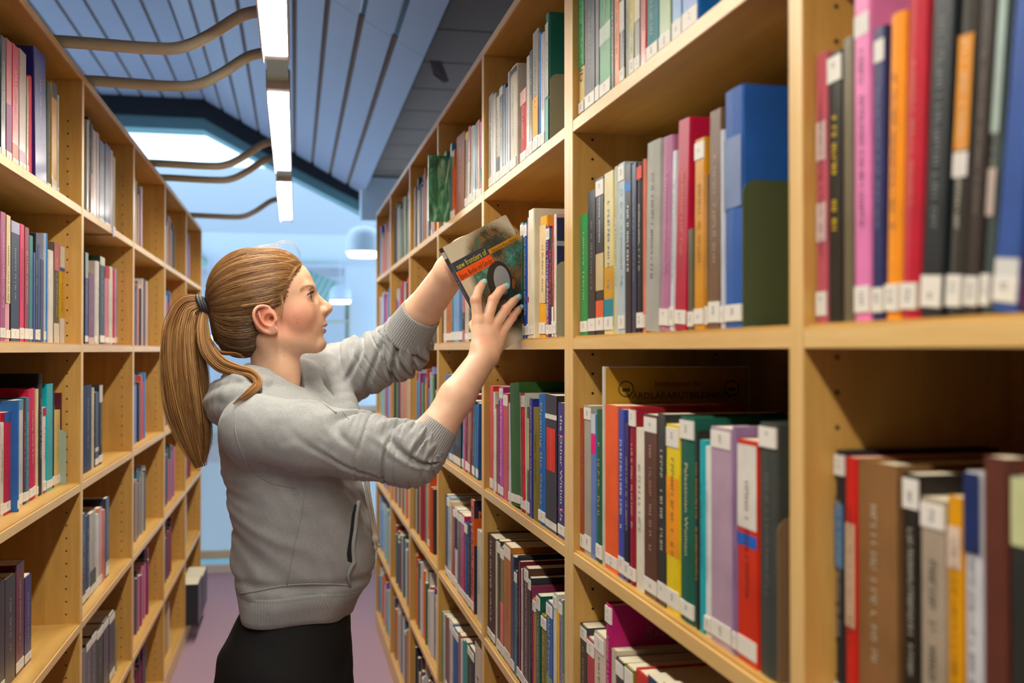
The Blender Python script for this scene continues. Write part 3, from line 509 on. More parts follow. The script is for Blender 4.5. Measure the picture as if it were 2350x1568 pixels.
shelf_of(L_, 3, 0, [bk(-40, -20, 1330, '3c3838', g=.03), bk(-20, 2, 1320, '2a2826', g=.03), bk(2, 14, 1330, '2c2a28'), bk(14, 38, 1322, '2a2a2c', topst=0, dep=.18), bk(39, 58, 1290, '58202c', dep=.18), bk(59, 75, 1320, '34285c', dep=.18)], .045)
fill_shelf(L_, 4, 0, U_L[0][1] + .02, U_L[1][0] - .3, ['2c2c30', '4c3c38', '6c7078'])
shelf_of(L_, 0, 1, [bk(198, 202, 275, 'a8a8a0'), bk(202, 207, 270, '2c342c'), bk(207, 212, 285, '7c2428', bands=[(.5, 1, '2c3038')]), bk(212, 220, 300, 'a89080', gloss=1), bk(221, 226, 305, 'b8b0b0', gloss=1), bk(227, 239, 325, '24283c', gloss=1), bk(240, 252, 332, '24305c', gloss=1), bk(252, 258, 345, 'b0a0a8'), bk(258, 264, 360, '9c9c90')], .04)
shelf_of(L_, 1, 1, [bk(195, 202, 580, '1c243c', bands=[(.72, 1, '98a898')]), bk(203, 216, 628, '6c2430', bands=[(0, .1, 'c8b8b0')]), bk(217, 222, 600, 'c4bcb0'), bk(222, 228, 600, 'd8d0c4'), bk(229, 240, 590, '1f3830', bands=[(.9, 1, 'c8c4b4')]), bk(241, 251, 612, 'c08090', bands=[(.85, 1, 'b02c38')]), bk(252, 259, 613, 'c4d0c0'), bk(260, 264, 620, 'c42c60'), bk(265, 275, 618, 'a8a4c0'), bk(276, 288, 617, '2c5cb0', bands=[(.15, .22, 'c8d0e0')])], .05)
shelf_of(L_, 2, 1, [bk(192, 212, 885, '24304a', cl=1), bk(213, 218, 890, 'c4bca8'), bk(219, 227, 900, '1f2024', bands=[(.2, .26, 'd0d0d0')]), bk(228, 236, 884, '202024', bands=[(.78, 1, 'c0bcb4')], dep=.17)], .03)
shelf_of(L_, 3, 1, [bk(187, 199, 1180, '23262e', dep=.18), bk(199, 208, 1183, '3c4868'), bk(209, 222, 1175, 'b8b8b0', bands=[(.1, .3, '505850')]), bk(223, 229, 1180, 'd0d0cc'), bk(229, 236, 1165, 'd09484'), bk(236, 243, 1170, 'b8602c'), bk(244, 252, 1142, '30344c', bands=[(.1, .2, 'c8c8c8')])], .03)
shelf_of(L_, 4, 1, [bk(184, 192, 1500, '3c3838'), bk(192, 200, 1490, '6c6864'), bk(200, 212, 1470, '505450', topst=1), bk(212, 224, 1450, '34383c', topst=1, dep=.18), bk(225, 240, 1438, '484c44', topst=1, dep=.18), bk(240, 252, 1420, '2c2c2e', topst=1, dep=.18), bk(253, 266, 1407, '26282a', topst=1, dep=.19)], .03)
PL = [['5c6890', '9c6c80', '3c2c30', 'd0c8c8', 'b8a0a8', 'c0a030', 'd4d0c8', '3c5080'], ['3c4c44', '684868', 'd0c0b8', '403c40', 'a87038', '5c606c', 'c89080', 'b06c34'], ['c05848', '4c80c0', '3c5890', '24242c', '8c98c4'], ['8c9ca4', 'b0987c', '34405c', '8c2c38', 'b8b0a8', '2c7484'], ['c47c94', '842c58', '44385c', '505a60'], ['842c30', 'c8c0b4', '3c5c50', '6c3050']]
for bay in (2, 3, 4):
    a, b = U_L[bay][1], U_L[bay + 1][0]
    for lv in range(6):
        if lv == 5 and bay == 4: continue
        fr_ = [.18, .28, .38, .22, .3, .25][(lv + bay) % 6]
        fill_shelf(L_, lv, bay, a + .015, b - fr_, PL[(lv + bay - 2) % 6], hr=(.19, .26), g=.03, tr=(.014, .032))
shelf_of(L_, 5, 4, [bk(453, 465, 1330, '2c3038', g=-.06, nost=1), bk(466, 477, 1312, '26282c', g=-.06, nost=1)])

# ---- build: biggest 300 in view as objects, the rest as one mass
def shows(b):
    r = b['row']; pts = [project(r.w(b['g'], b['y'] + s * b['t'] / 2, b['base'] + z)) for s in (-1, 1) for z in (0, b['h'])]
    x0, x1 = min(p[0] for p in pts), max(p[0] for p in pts); y0, y1 = min(p[1] for p in pts), max(p[1] for p in pts)
    w = max(0, min(x1, IMG_W) - max(x0, 0)); h = max(0, min(y1, IMG_H) - max(y0, 0))
    if x1 < 0 or x0 > IMG_W + 60 or y0 > IMG_H: return -1
    hid = .15 if 480 < (x0 + x1) / 2 < 860 else 1
    return (w + 2) * h * hid
_Yf = R_.Y(984, -.05)
BOOKS = [b for b in BOOKS if not (b['row'] is R_ and b['level'] == 0 and abs(b['y'] - (_Yf + .005)) < b['t'] / 2 + .008)]
for b in BOOKS: b['show'] = shows(b)
BOOKS = [b for b in BOOKS if b['show'] > 0]
BOOKS.sort(key=lambda b: -b['show'])
LEVELS = ['top shelf', 'second shelf down', 'eye-level-lower shelf', 'fourth shelf down', 'fifth shelf down', 'bottom shelf']
LEVELS[2] = 'third shelf down'
BAYS_R = ['nearest right bay', 'second right bay', 'third right bay', 'fourth right bay', 'fifth right bay', 'sixth right bay', 'farthest right bay']
BAYS_L = ['nearest left bay', 'second left bay', 'third left bay', 'fourth left bay', 'farthest left bay']
_quad = [(0, 1, 2, 3)]
def spine_quad(mb, x, y0, y1, z0, z1): mb.add([(x, y1, z0), (x, y0, z0), (x, y0, z1), (x, y1, z1)], _quad)
def cover_mesh(T, D, H, hard):
    r = min(.0022, T * .3); bl = .0012 if hard else 0; bt = min(.0026 if hard else .0007, T * .2); ip = bt
    pro = [(D, -T / 2), (r, -T / 2), (0, -T / 2 + r), (-bl, 0), (0, T / 2 - r), (r, T / 2), (D, T / 2), (D, T / 2 - bt), (ip, T / 2 - bt), (ip, -T / 2 + bt), (D, -T / 2 + bt)]
    k = len(pro); v = [(x, y, z) for z in (0, H) for x, y in pro]
    f = [(i, k + i, k + (i + 1) % k, (i + 1) % k) for i in range(k)]
    cap = [(0, 1, 9, 10), (1, 2, 9), (2, 3, 9), (3, 8, 9), (3, 4, 8), (4, 5, 8), (5, 6, 7, 8)]
    f += [q for q in cap] + [tuple(i + k for i in q[::-1]) for q in cap]
    return v, [q[::-1] for q in f], bl
def scribble(mb, x, zc, L, hgt, seed, bold=False):
    """unreadable lettering: letter-like strokes running down the spine, centred on zc"""
    r = random.Random(seed); z = zc + L / 2; lw = hgt * (.2 if bold else .13)
    while z > zc - L / 2 + hgt * .5:
        w = hgt * r.uniform(.45, .75)
        if r.random() < .16: z -= w; continue
        y = -hgt / 2
        spine_quad(mb, x, -hgt / 2, hgt / 2, z - lw, z)
        if r.random() < .7: spine_quad(mb, x, -hgt / 2, hgt / 2 if r.random() < .7 else 0, z - w, z - w + lw)
        if r.random() < .6: q = r.choice((-.42, 0, .42)) * hgt; spine_quad(mb, x, q - lw / 2, q + lw / 2, z - w, z)
        z -= w + hgt * .28
def flat_text(mb, txt, size, place):
    v, f, w, h = text_mesh(txt, size); mb.add([place(p[0], p[1]) for p in v], f); return w
def colour(o, h): o.color = (*hx(h), 1); return o
def make_book(b, idx):
    r = b['row']; T, H = max(b['t'], .0035), b['h']; D = b.get('dep', min(max(H * .66, .115), .165)); hard = b.get('cl') or (not b.get('gloss') and (idx * 7) % 3 == 0)
    rr = random.Random(idx)
    v, f, bl = cover_mesh(T, D, H, hard)
    o_ = obj('book', v, f, M['cover_matte' if hard and not b.get('gloss') else 'cover_gloss']); colour(o_, b['col'])
    lean = math.radians(b.get('lean', 0)); a = lean * (-1 if r.side > 0 else 1)
    lift = T / 2 * abs(math.sin(lean))
    x, y, z = r.w(b['g'] + (.0012 if bl else 0), b['y'], b['base'] + lift + .0003)
    o_.location = (x, y, z); o_.rotation_mode = 'XYZ'; rz = r.phi + (math.pi if r.side < 0 else 0)
    o_.rotation_euler = (-a if r.side > 0 else -a, 0, rz)
    if r.side > 0: o_.rotation_euler[0] = math.radians(b.get('lean', 0))
    else: o_.rotation_euler[0] = math.radians(b.get('lean', 0))
    ins = .003 if hard else .0006; pt = T / 2 - (min(.0026, T * .2) if hard else min(.0007, T * .2))
    obj('page_block', boxv(min(.004, T * .2) + .0002, D - ins, -pt, pt, ins, H - ins), BOXF, M['pages'], o_)
    x0 = -bl - .0003; e = T * .03
    for (v0, v1, c) in b.get('bands', []):
        mb = MB(); w = T / 2 - min(.0022, T * .3) * .4
        ym = .74 if c == 'c23a2a' else 1
        spine_quad(mb, x0 if v1 - v0 < .999 else x0, -w * ym, w * ym, v0 * H + .0006, v1 * H - .0006); colour(obj('spine_band', mb.v, mb.f, M['ink'], o_), c)
    if b.get('title') or (b['show'] > 600 and idx % 3 != 1 and 'title' not in b):
        t = b.get('title', '~'); tc = b.get('tc') or ('d8d4c4' if sum(hx(b['col'])) < .6 else '38343c'); mb = MB()
        size = T * b.get('ts', .27)
        if t == '~': scribble(mb, x0 - .0003, H * .55, H * rr.uniform(.4, .62), min(size, .0085), idx, b.get('tb'))
        else:
            _, _, w, _ = text_mesh(t, 1); size = min(T * b.get('ts', .6) * 1.25, H * b.get('tl', .78) / max(w, .1))
            if T * b.get('ts', .6) * 1.25 * w > H * .86: pass
            hw_ = size * w / 2; zc = min(max(H * b.get('tv', .55), hw_ + H * .03), H * .97 - hw_); flat_text(mb, t, size, lambda p, q: (x0 - .0003, -q + T * (b.get('ty', 0) - 0) * -.0, zc - p))
            if b.get('title2'):
                m2_ = MB(); flat_text(m2_, b['title2'], size * .7, lambda p, q: (x0 - .0003, -q, H * .24 - p)); colour(obj('author_lettering', m2_.v, m2_.f, M['ink'], o_), b['tc2'])
        if mb.v: colour(obj('title_lettering', mb.v, mb.f, M['ink'], o_), tc)
    def sticker(z0, z1):
        w = T * .46; s_ = obj('spine_label', boxv(x0 - .0006, .0008, -w, w, z0, z1), BOXF, M['sticker'], o_)
        if b['show'] > 1500:
            mb = MB(); scribble(mb, x0 - .0009, (z0 + z1) / 2, (z1 - z0) * .5, min(T * .3, .006), idx + 5); colour(obj('call_mark', mb.v, mb.f, M['ink'], s_), '6a6a70')
    if not b.get('nost'):
        if idx % 5 != 4 or 'st' in b: sticker(H * .02 + .002, H * .02 + .002 + rr.uniform(.016, .024))
        if b.get('topst'): sticker(H - .022 - rr.uniform(0, .006), H - .004)
    near = -T / 2 - .0004                                                     # face that looks up the aisle (towards the viewer)
    def cover_print(name, mb, c): colour(obj(name, mb.v, mb.f, M['ink'], o_), c)
    def cq(mb, x_0, x_1, z_0, z_1, off=0): mb.add([(x_0, near - off, z_0), (x_1, near - off, z_0), (x_1, near - off, z_1), (x_0, near - off, z_1)], _quad)
    if b.get('plate'):
        mb = MB(); cq(mb, .055, .16, H * .62, H * .8); cover_print('cover_plate', mb, '2a2622')
        mb = MB(); flat_text(mb, 'STUDIES', .012, lambda p, q: (.105 + p, near - .0004, H * .745 + q)); cover_print('cover_lettering', mb, '8a7444')
    if b.get('stamp'):
        mb = MB(); cq(mb, .002, D - .002, .002, H - .002); cover_print('front_cover', mb, 'b08a48')
        mb = MB()
        for t, s_, z_ in (('Institutionen för', .0115, H - .026), ('VÅRDLÄRARUTBILDNING', .0145, H - .044)): flat_text(mb, t, s_, lambda p, q: (.118 + p, near - .0005, z_ + q))
        flat_text(mb, 'Postadress  Box  Stockholm', .006, lambda p, q: (.118 + p, near - .0005, H - .056 + q)); cq(mb, .02, D - .02, H - .064, H - .0634, .0005)
        for cx in (.034, .205):
            for k in range(16):
                a0, a1 = 2 * math.pi * k / 16, 2 * math.pi * (k + 1) / 16
                mb.add([(cx + q * math.cos(w_), near - .0005, H - .034 + q * math.sin(w_)) for q, w_ in ((.0125, a0), (.0105, a0), (.0105, a1), (.0125, a1))][::-1], _quad)
            cq(mb, cx - .006, cx + .006, H - .038, H - .033, .0005)
        cover_print('cover_lettering', mb, '4c4020')
    if b.get('sabina'):
        mb = MB(); flat_text(mb, 'SABINA', .028, lambda p, q: (.1 + p, near - .0004, H * .86 + q)); cover_print('cover_lettering', mb, '8a6a70')
    if b.get('W'):
        mb = MB(); flat_text(mb, 'WI', .022, lambda p, q: (.105 + p, near - .0004, H * .93 + q)); cover_print('cover_lettering', mb, '1c2c1a')
    if b.get('matman'):
        for z0_, z1_, c in ((.0, .6, '283452'), (.6, .84, 'd86820'), (.84, 1, '24243c')):
            mb = MB(); cq(mb, .0015, D - .001, z0_ * H, z1_ * H); cover_print('cover_panel', mb, c)
        mb = MB(); flat_text(mb, 'MAN', .04, lambda p, q: (.055 + p, near - .0005, H * .86 + q)); cover_print('cover_lettering', mb, 'd87030')
        mb = MB(); flat_text(mb, 'MASCULINITY', .014, lambda p, q: (.058 + p, near - .0005, H * .74 + q)); cover_print('cover_lettering', mb, '2c2840')
    if b.get('navy'):
        for z0_, z1_, c in ((0, .74, '20284c'), (.74, .78, '9a9ca8'), (.78, .97, '20284c'), (.97, 1, 'c8a4a0')):
            mb = MB(); cq(mb, .0015, D - .001, z0_ * H, z1_ * H); cover_print('cover_panel', mb, c)
    place = (BAYS_R if r.side > 0 else BAYS_L)[b['bay']]
    tag(o_, f"{colour_name(b['col'])} book, {ORD[min(b['n'], 29)]} from the left, {LEVELS[b['level']]}, {place}", 'book', f"books on the {'right' if r.side > 0 else 'left'} bookcases")
    return o_
for i, b in enumerate(BOOKS[:300]): make_book(b, i)
mv, mf, mc = [], [], []
for b in BOOKS[300:]:
    r = b['row']; T, H, D = b['t'], b['h'], b['h'] * .62; n = len(mv)
    for g_, s_ in ((0, -1), (D, -1), (D, 1), (0, 1)):
        for z in (0, H): mv.append(r.w(b['g'] + g_, b['y'] + s_ * T / 2, b['base'] + z + .0003))
    mf += [(n, n + 1, n + 7, n + 6), (n, n + 2, n + 3, n + 1), (n + 2, n + 4, n + 5, n + 3), (n + 4, n + 6, n + 7, n + 5), (n + 1, n + 3, n + 5, n + 7), (n, n + 6, n + 4, n + 2)]
    c = (*hx(b['col']), 1); p = (*S(222, 212, 188), 1); mc += [c, c, p, c, p, c]
me = bpy.data.meshes.new('far_books'); me.from_pydata(mv, [], mf); me.update()
ca = me.color_attributes.new('Col', 'FLOAT_COLOR', 'CORNER')
ca.data.foreach_set('color', np.repeat(np.array(mc), 4, axis=0).ravel()); me.materials.append(attr_colour('far_cover_stock', .5))
fb = bpy.data.objects.new('far_books', me); link(fb); fb['kind'] = 'stuff'; tag(fb, 'small distant books filling the far and low shelves', 'books')

# ---- metal bookends
def bookend(row, level, px, ytop, mat, label, w=.12, g=.012, hole=False):
    Y = row.Y(px, g); base = row.tops[level + 1]; h = row.Z(ytop, Y, g) - base
    x, y, _ = row.w(g, Y, 0); root = empty('bookend', (x, y, base + .0005), row.phi + (math.pi if row.side < 0 else 0)); tag(root, label, 'bookend', 'metal bookends on the shelves')
    n = 8; rad = .015
    pts = [(0, 0), (w, 0), (w, h - rad)] + [(w - rad + rad * math.cos(a), h - rad + rad * math.sin(a)) for a in np.linspace(0, math.pi / 2, n)[1:]] + [(rad + rad * math.cos(a), h - rad + rad * math.sin(a)) for a in np.linspace(math.pi / 2, math.pi, n)]
    k = len(pts); v = [(p[0], s * .0007, p[1]) for s in (-1, 1) for p in pts]
    f = [tuple(range(k)), tuple(range(2 * k - 1, k - 1, -1))] + [(i, k + i, k + (i + 1) % k, (i + 1) % k) for i in range(k)]
    obj('upright_plate', v, f, mat, root)
    yb = (-.028, -.0007) ; obj('base_plate', boxv(.002, w - .002, yb[0], yb[1], 0, .0012), BOXF, mat, root)
    if hole:
        ring = [(.022 + .003 * math.cos(t), -.0011, h - .03 + .003 * math.sin(t)) for t in np.linspace(0, 2 * math.pi, 12, endpoint=False)]
        obj('round_hole', ring, [tuple(range(12))], M['hole'], root)
bookend(R_, 1, 1705, 412, M['metal_dark_green'], 'dark green metal bookend against the big blue book', .14)
bookend(R_, 2, 1783, 1190, M['metal_brown'], 'brown metal bookend beside the dark grey book at the upright', .14)
bookend(R_, 0, 1262, 168, M['metal_green'], 'sage metal bookend on the top shelf against the teal book', .14)
bookend(R_, 1, 1277, 600, M['metal_green'], 'sage metal bookend with a round hole, against the navy book', .14, .004, True)
bookend(L_, 2, 153, 987, M['metal_teal'], 'pale teal bookend at the end of the left row of red and cyan books', .12, .03)
bookend(L_, 4, 270, 1430, M['metal_green'], 'sage bookend low on the left bookcase beside dark binders', .12, .03)
# book shown face out in the fifth right bay, green swirled cover
Yf = R_.Y(984, -.05); fx, fy, _ = R_.w(-.05, Yf, 0); fh = R_.Z(356, Yf, -.05) - R_.tops[1]
swirl, nt, b_ = new_mat('swirled_green_print')
tc = node(nt, 'ShaderNodeTexCoord'); mp = node(nt, 'ShaderNodeMapping'); mp.inputs['Scale'].default_value = (30, 30, 9); nz = node(nt, 'ShaderNodeTexNoise', Scale=1.0, Detail=6.0, Distortion=2.5); lnk(nt, tc.outputs['Object'], mp.inputs['Vector']); lnk(nt, mp.outputs['Vector'], nz.inputs['Vector'])
rp = node(nt, 'ShaderNodeValToRGB'); rp.color_ramp.elements[0].position = .36; rp.color_ramp.elements[0].color = (*S(40, 62, 46), 1); rp.color_ramp.elements[1].position = .72; rp.color_ramp.elements[1].color = (*S(188, 198, 170), 1)
e_ = rp.color_ramp.elements.new(.52); e_.color = (*S(50, 128, 84), 1); lnk(nt, nz.outputs['Fac'], rp.inputs[0]); lnk(nt, rp.outputs['Color'], b_.inputs['Base Color']); b_.inputs['Roughness'].default_value = .35
fo = empty('book', (fx, fy, R_.tops[1] + .0008), R_.phi); tag(fo, 'green swirled picture book pulled half out of the top right shelf', 'book', 'books on the right bookcases')
obj('front_cover', boxv(0, .2, -.0012, 0, 0, fh), BOXF, swirl, fo); obj('page_block', boxv(.001, .198, 0, .010, .002, fh - .002), BOXF, M['pages'], fo); obj('back_cover', boxv(0, .2, .010, .0112, 0, fh), BOXF, M['cover_gloss'], fo).color = (.1, .2, .12, 1)
obj('spine', boxv(-.0012, 0, -.0012, .0112, 0, fh), BOXF, M['cover_gloss'], fo).color = (.1, .2, .12, 1)
# ------------------------------------------------------------------ implicit surfaces: distance fields meshed with surface nets
F32 = np.float32
def V3(p): return np.asarray(p, F32)
def nrm(q): return np.sqrt(np.einsum('ij,ij->i', q, q))
def sphere(P, c, r): return nrm(P - V3(c)) - F32(r)
def ell(P, c, r, R=None):
    q = P - V3(c)
    if R is not None: q = q @ np.asarray(R, F32).T
    r = V3(r); q = q / r; k = nrm(q); g = nrm(q / r) + F32(1e-9)
    return k * (k - 1) / g
def cone(P, a, b, ra, rb):
    a, b = V3(a), V3(b); ab = b - a; q = P - a; t = np.clip(q @ (ab / (ab @ ab + F32(1e-12))), 0, 1); q -= t[:, None] * ab
    return nrm(q) - (F32(ra) + t * F32(rb - ra))
def chain(P, pts, rad, k=.004):
    """string of cones; exact near its bounding box, a plain box distance farther off"""
    Q = np.asarray(pts, F32); lo, hi = Q.min(0), Q.max(0); rm = F32(max(rad)); gap = np.maximum(np.maximum(lo - P, P - hi), 0); far = nrm(gap) - rm; m = far < F32(.035)
    if not m.any(): return far
    full = m.all(); p = P if full else P[m]; d = None
    for i in range(len(pts) - 1):
        e = cone(p, pts[i], pts[i + 1], rad[i], rad[i + 1]); d = e if d is None else smin(d, e, k)
    if full: return d
    far = far.astype(F32); far[m] = d; return far
def smin(a, b, k):
    k = F32(k); h = np.maximum(k - np.abs(a - b), 0) / k; return np.minimum(a, b) - h * h * (k * F32(.25))
def smax(a, b, k): return -smin(-a, -b, k)
def rotm(ax, deg): return np.array(Matrix.Rotation(math.radians(deg), 3, ax))
def axis(*segs):
    """rectilinear grid line positions: (start, step), ..., end"""
    out = [segs[0][0]]
    for (s, st), nxt in zip(segs[:-1], segs[1:]):
        e = nxt[0] if isinstance(nxt, tuple) else nxt; n = max(1, round((e - s) / st)); out += list(np.linspace(s, e, n + 1)[1:])
    return np.array(out, F32)
def surface_net(sdf, X, Y, Z, B=8, slack=1.2):
    nx, ny, nz = len(X), len(Y), len(Z); G = np.full((nx, ny, nz), 1e3, F32)
    bx, by, bz = [np.arange(0, n - 1, B) for n in (nx, ny, nz)]
    def mid(A, i, n): j = np.minimum(i + B, n - 1); return (A[i] + A[j]) / 2, (A[j] - A[i]) / 2
    (mx, hx_), (my, hy_), (mz, hz_) = mid(X, bx, nx), mid(Y, by, ny), mid(Z, bz, nz)
    C = np.stack(np.meshgrid(mx, my, mz, indexing='ij'), -1).reshape(-1, 3); Hd = np.stack(np.meshgrid(hx_, hy_, hz_, indexing='ij'), -1).reshape(-1, 3)
    d = sdf(C.astype(F32)); rad = np.linalg.norm(Hd, axis=1) * slack + .004
    I = np.stack(np.meshgrid(bx, by, bz, indexing='ij'), -1).reshape(-1, 3)
    inside = d < 0
    for (i, j, k) in I[inside & (np.abs(d) >= rad)]: G[i:i + B + 1, j:j + B + 1, k:k + B + 1] = -1e3
    act = I[np.abs(d) < rad]; chunk = 400
    for c in range(0, len(act), chunk):
        pts = []; sl = []
        for (i, j, k) in act[c:c + chunk]:
            s = (slice(i, min(i + B + 1, nx)), slice(j, min(j + B + 1, ny)), slice(k, min(k + B + 1, nz))); sl.append(s)
            pts.append(np.stack(np.meshgrid(X[s[0]], Y[s[1]], Z[s[2]], indexing='ij'), -1).reshape(-1, 3))
        v = sdf(np.concatenate(pts).astype(F32)); o_ = 0
        for s, p in zip(sl, pts): n = len(p); G[s] = v[o_:o_ + n].reshape([q.stop - q.start for q in s]); o_ += n
    neg = G < 0
    cs = np.zeros((nx - 1, ny - 1, nz - 1), np.uint8)
    for a in (0, 1):
        for b in (0, 1):
            for c in (0, 1): cs += neg[a:nx - 1 + a, b:ny - 1 + b, c:nz - 1 + c]
    cell = np.argwhere((cs > 0) & (cs < 8)); idx = np.full(cs.shape, -1, np.int32); idx[tuple(cell.T)] = np.arange(len(cell))
    acc = np.zeros((len(cell), 3)); cnt = np.zeros(len(cell))
    Ax = (X, Y, Z); i, j, k = cell.T; off = [(a, b, c) for a in (0, 1) for b in (0, 1) for c in (0, 1)]
    for p in off:
        for ax in range(3):
            if p[ax]: continue
            q = list(p); q[ax] = 1
            g0, g1 = np.clip(G[i + p[0], j + p[1], k + p[2]], -.05, .05), np.clip(G[i + q[0], j + q[1], k + q[2]], -.05, .05)
            m = (g0 < 0) != (g1 < 0); t = g0[m] / (g0[m] - g1[m])
            e = np.stack([Ax[r][cell[m, r] + p[r]] for r in range(3)], 1).astype(float); e[:, ax] += t * (Ax[ax][cell[m, ax] + 1] - Ax[ax][cell[m, ax]])
            acc[m] += e; cnt[m] += 1
    vert = acc / np.maximum(cnt, 1)[:, None]; quads = []
    for ax in range(3):
        u, w = [(1, 2), (2, 0), (0, 1)][ax]
        a = [slice(None)] * 3; b = [slice(None)] * 3
        for r in (0, 1, 2): a[r] = slice(1, -1) if r != ax else slice(0, -1); b[r] = slice(1, -1) if r != ax else slice(1, None)
        n0, n1 = neg[tuple(a)], neg[tuple(b)]; ch = np.argwhere(n0 != n1); s0 = n0[tuple(ch.T)]
        for r in (0, 1, 2):
            if r != ax: ch[:, r] += 1
        def id_(du, dw): c = ch.copy(); c[:, u] -= du; c[:, w] -= dw; return idx[tuple(c.T)]
        q = np.stack([id_(0, 0), id_(1, 0), id_(1, 1), id_(0, 1)], 1); q[~s0] = q[~s0][:, ::-1]; quads.append(q)
    return vert, np.concatenate(quads)
def np_mesh(name, v, f, mat, smooth=True):
    me = bpy.data.meshes.new(name); me.vertices.add(len(v)); me.vertices.foreach_set('co', np.asarray(v, F32).ravel())
    n, k = f.shape; me.loops.add(n * k); me.loops.foreach_set('vertex_index', f.astype(np.int32).ravel()); me.polygons.add(n)
    me.polygons.foreach_set('loop_start', np.arange(0, n * k, k, dtype=np.int32)); me.polygons.foreach_set('use_smooth', np.full(n, smooth)); me.update(calc_edges=True)
    if mat is not None: me.materials.append(mat)
    return me
def put(name, me, parent): o_ = bpy.data.objects.new(name, me); return link(o_, parent)
def vcol(me, c):
    a = me.color_attributes.new('Col', 'FLOAT_COLOR', 'POINT'); a.data.foreach_set('color', np.hstack([c, np.ones((len(c), 1))]).astype(F32).ravel())
def lerp_rows(z, zs, vals):
    """smooth interpolation of rows of values over ascending zs"""
    return np.stack([np.interp(z, zs, vals[:, i]) for i in range(vals.shape[1])], 1)
def noise1(x, seed=0):
    r = np.random.default_rng(seed).uniform(-1, 1, 64); i = np.floor(x).astype(int); t = x - i; t = t * t * (3 - 2 * t); return r[i % 64] * (1 - t) + r[(i + 1) % 64] * t

# ------------------------------------------------------------------ the held book: where its front cover lies
BTL, BTR = at(1015, 568, 2.034), at(1168, 487, 2.034)
u2 = (BTR - BTL); u2[1] = 0; u2 /= np.linalg.norm(u2)
BYAW = math.radians(17); BU = np.array([u2[0] * math.cos(BYAW), math.sin(BYAW), u2[2] * math.cos(BYAW)])
BV = np.array([u2[2], 0, -u2[0]])                       # down the spine
BN = np.cross(BU, BV)                                   # out of the back cover (away from the viewer)
if BN[1] < 0: BN = -BN
BW, BH, BT = .163, .236, .0165
def on_cover(px, py, off):
    """point on the front cover under a pixel, moved off metres towards the viewer"""
    d = FWD * FPX + RGT * (px - 1175) + UPV * (784 - py); o_ = np.array([0, 0, EYE]); t = ((BTL - o_) @ BN) / (d @ BN)
    return o_ + d * t - BN * off

# ------------------------------------------------------------------ the woman
YM = 2.21                                               # mid-plane of her head
woman = empty('person', (-.06, 2.2, 0)); tag(woman, 'woman with a ponytail in a grey hoodie reaching for a shelved book', 'person')
PX = project(at(620, 700, YM))[2] / FPX                 # metres per photo pixel at the head
def h(px, py, dy=0): return at(px, py, YM + dy)
def hm(px, py, dy):                                     # place by mid-plane reading, then move sideways
    p = at(px, py, YM); p[1] += dy; return p
eyeC = hm(701, 682.5, -.033)
_e = lambda x, y, dy: at(x, y, YM + dy)
_hel = smooth_path([_e(622, 720, -.0715), _e(618, 708, -.0765), _e(605, 702.5, -.081), _e(590, 706, -.0855), _e(582.5, 719, -.0875), _e(584.5, 735, -.0865), _e(593, 749, -.083), _e(606, 760, -.0795), _e(620, 765, -.0775)], 3)
_anti = smooth_path([_e(594, 716, -.0815), _e(597, 729, -.084), _e(604, 742, -.0835), _e(617, 749, -.080), _e(630, 747, -.077)], 3)
e = _e; _earR = rotm('Z', 14)
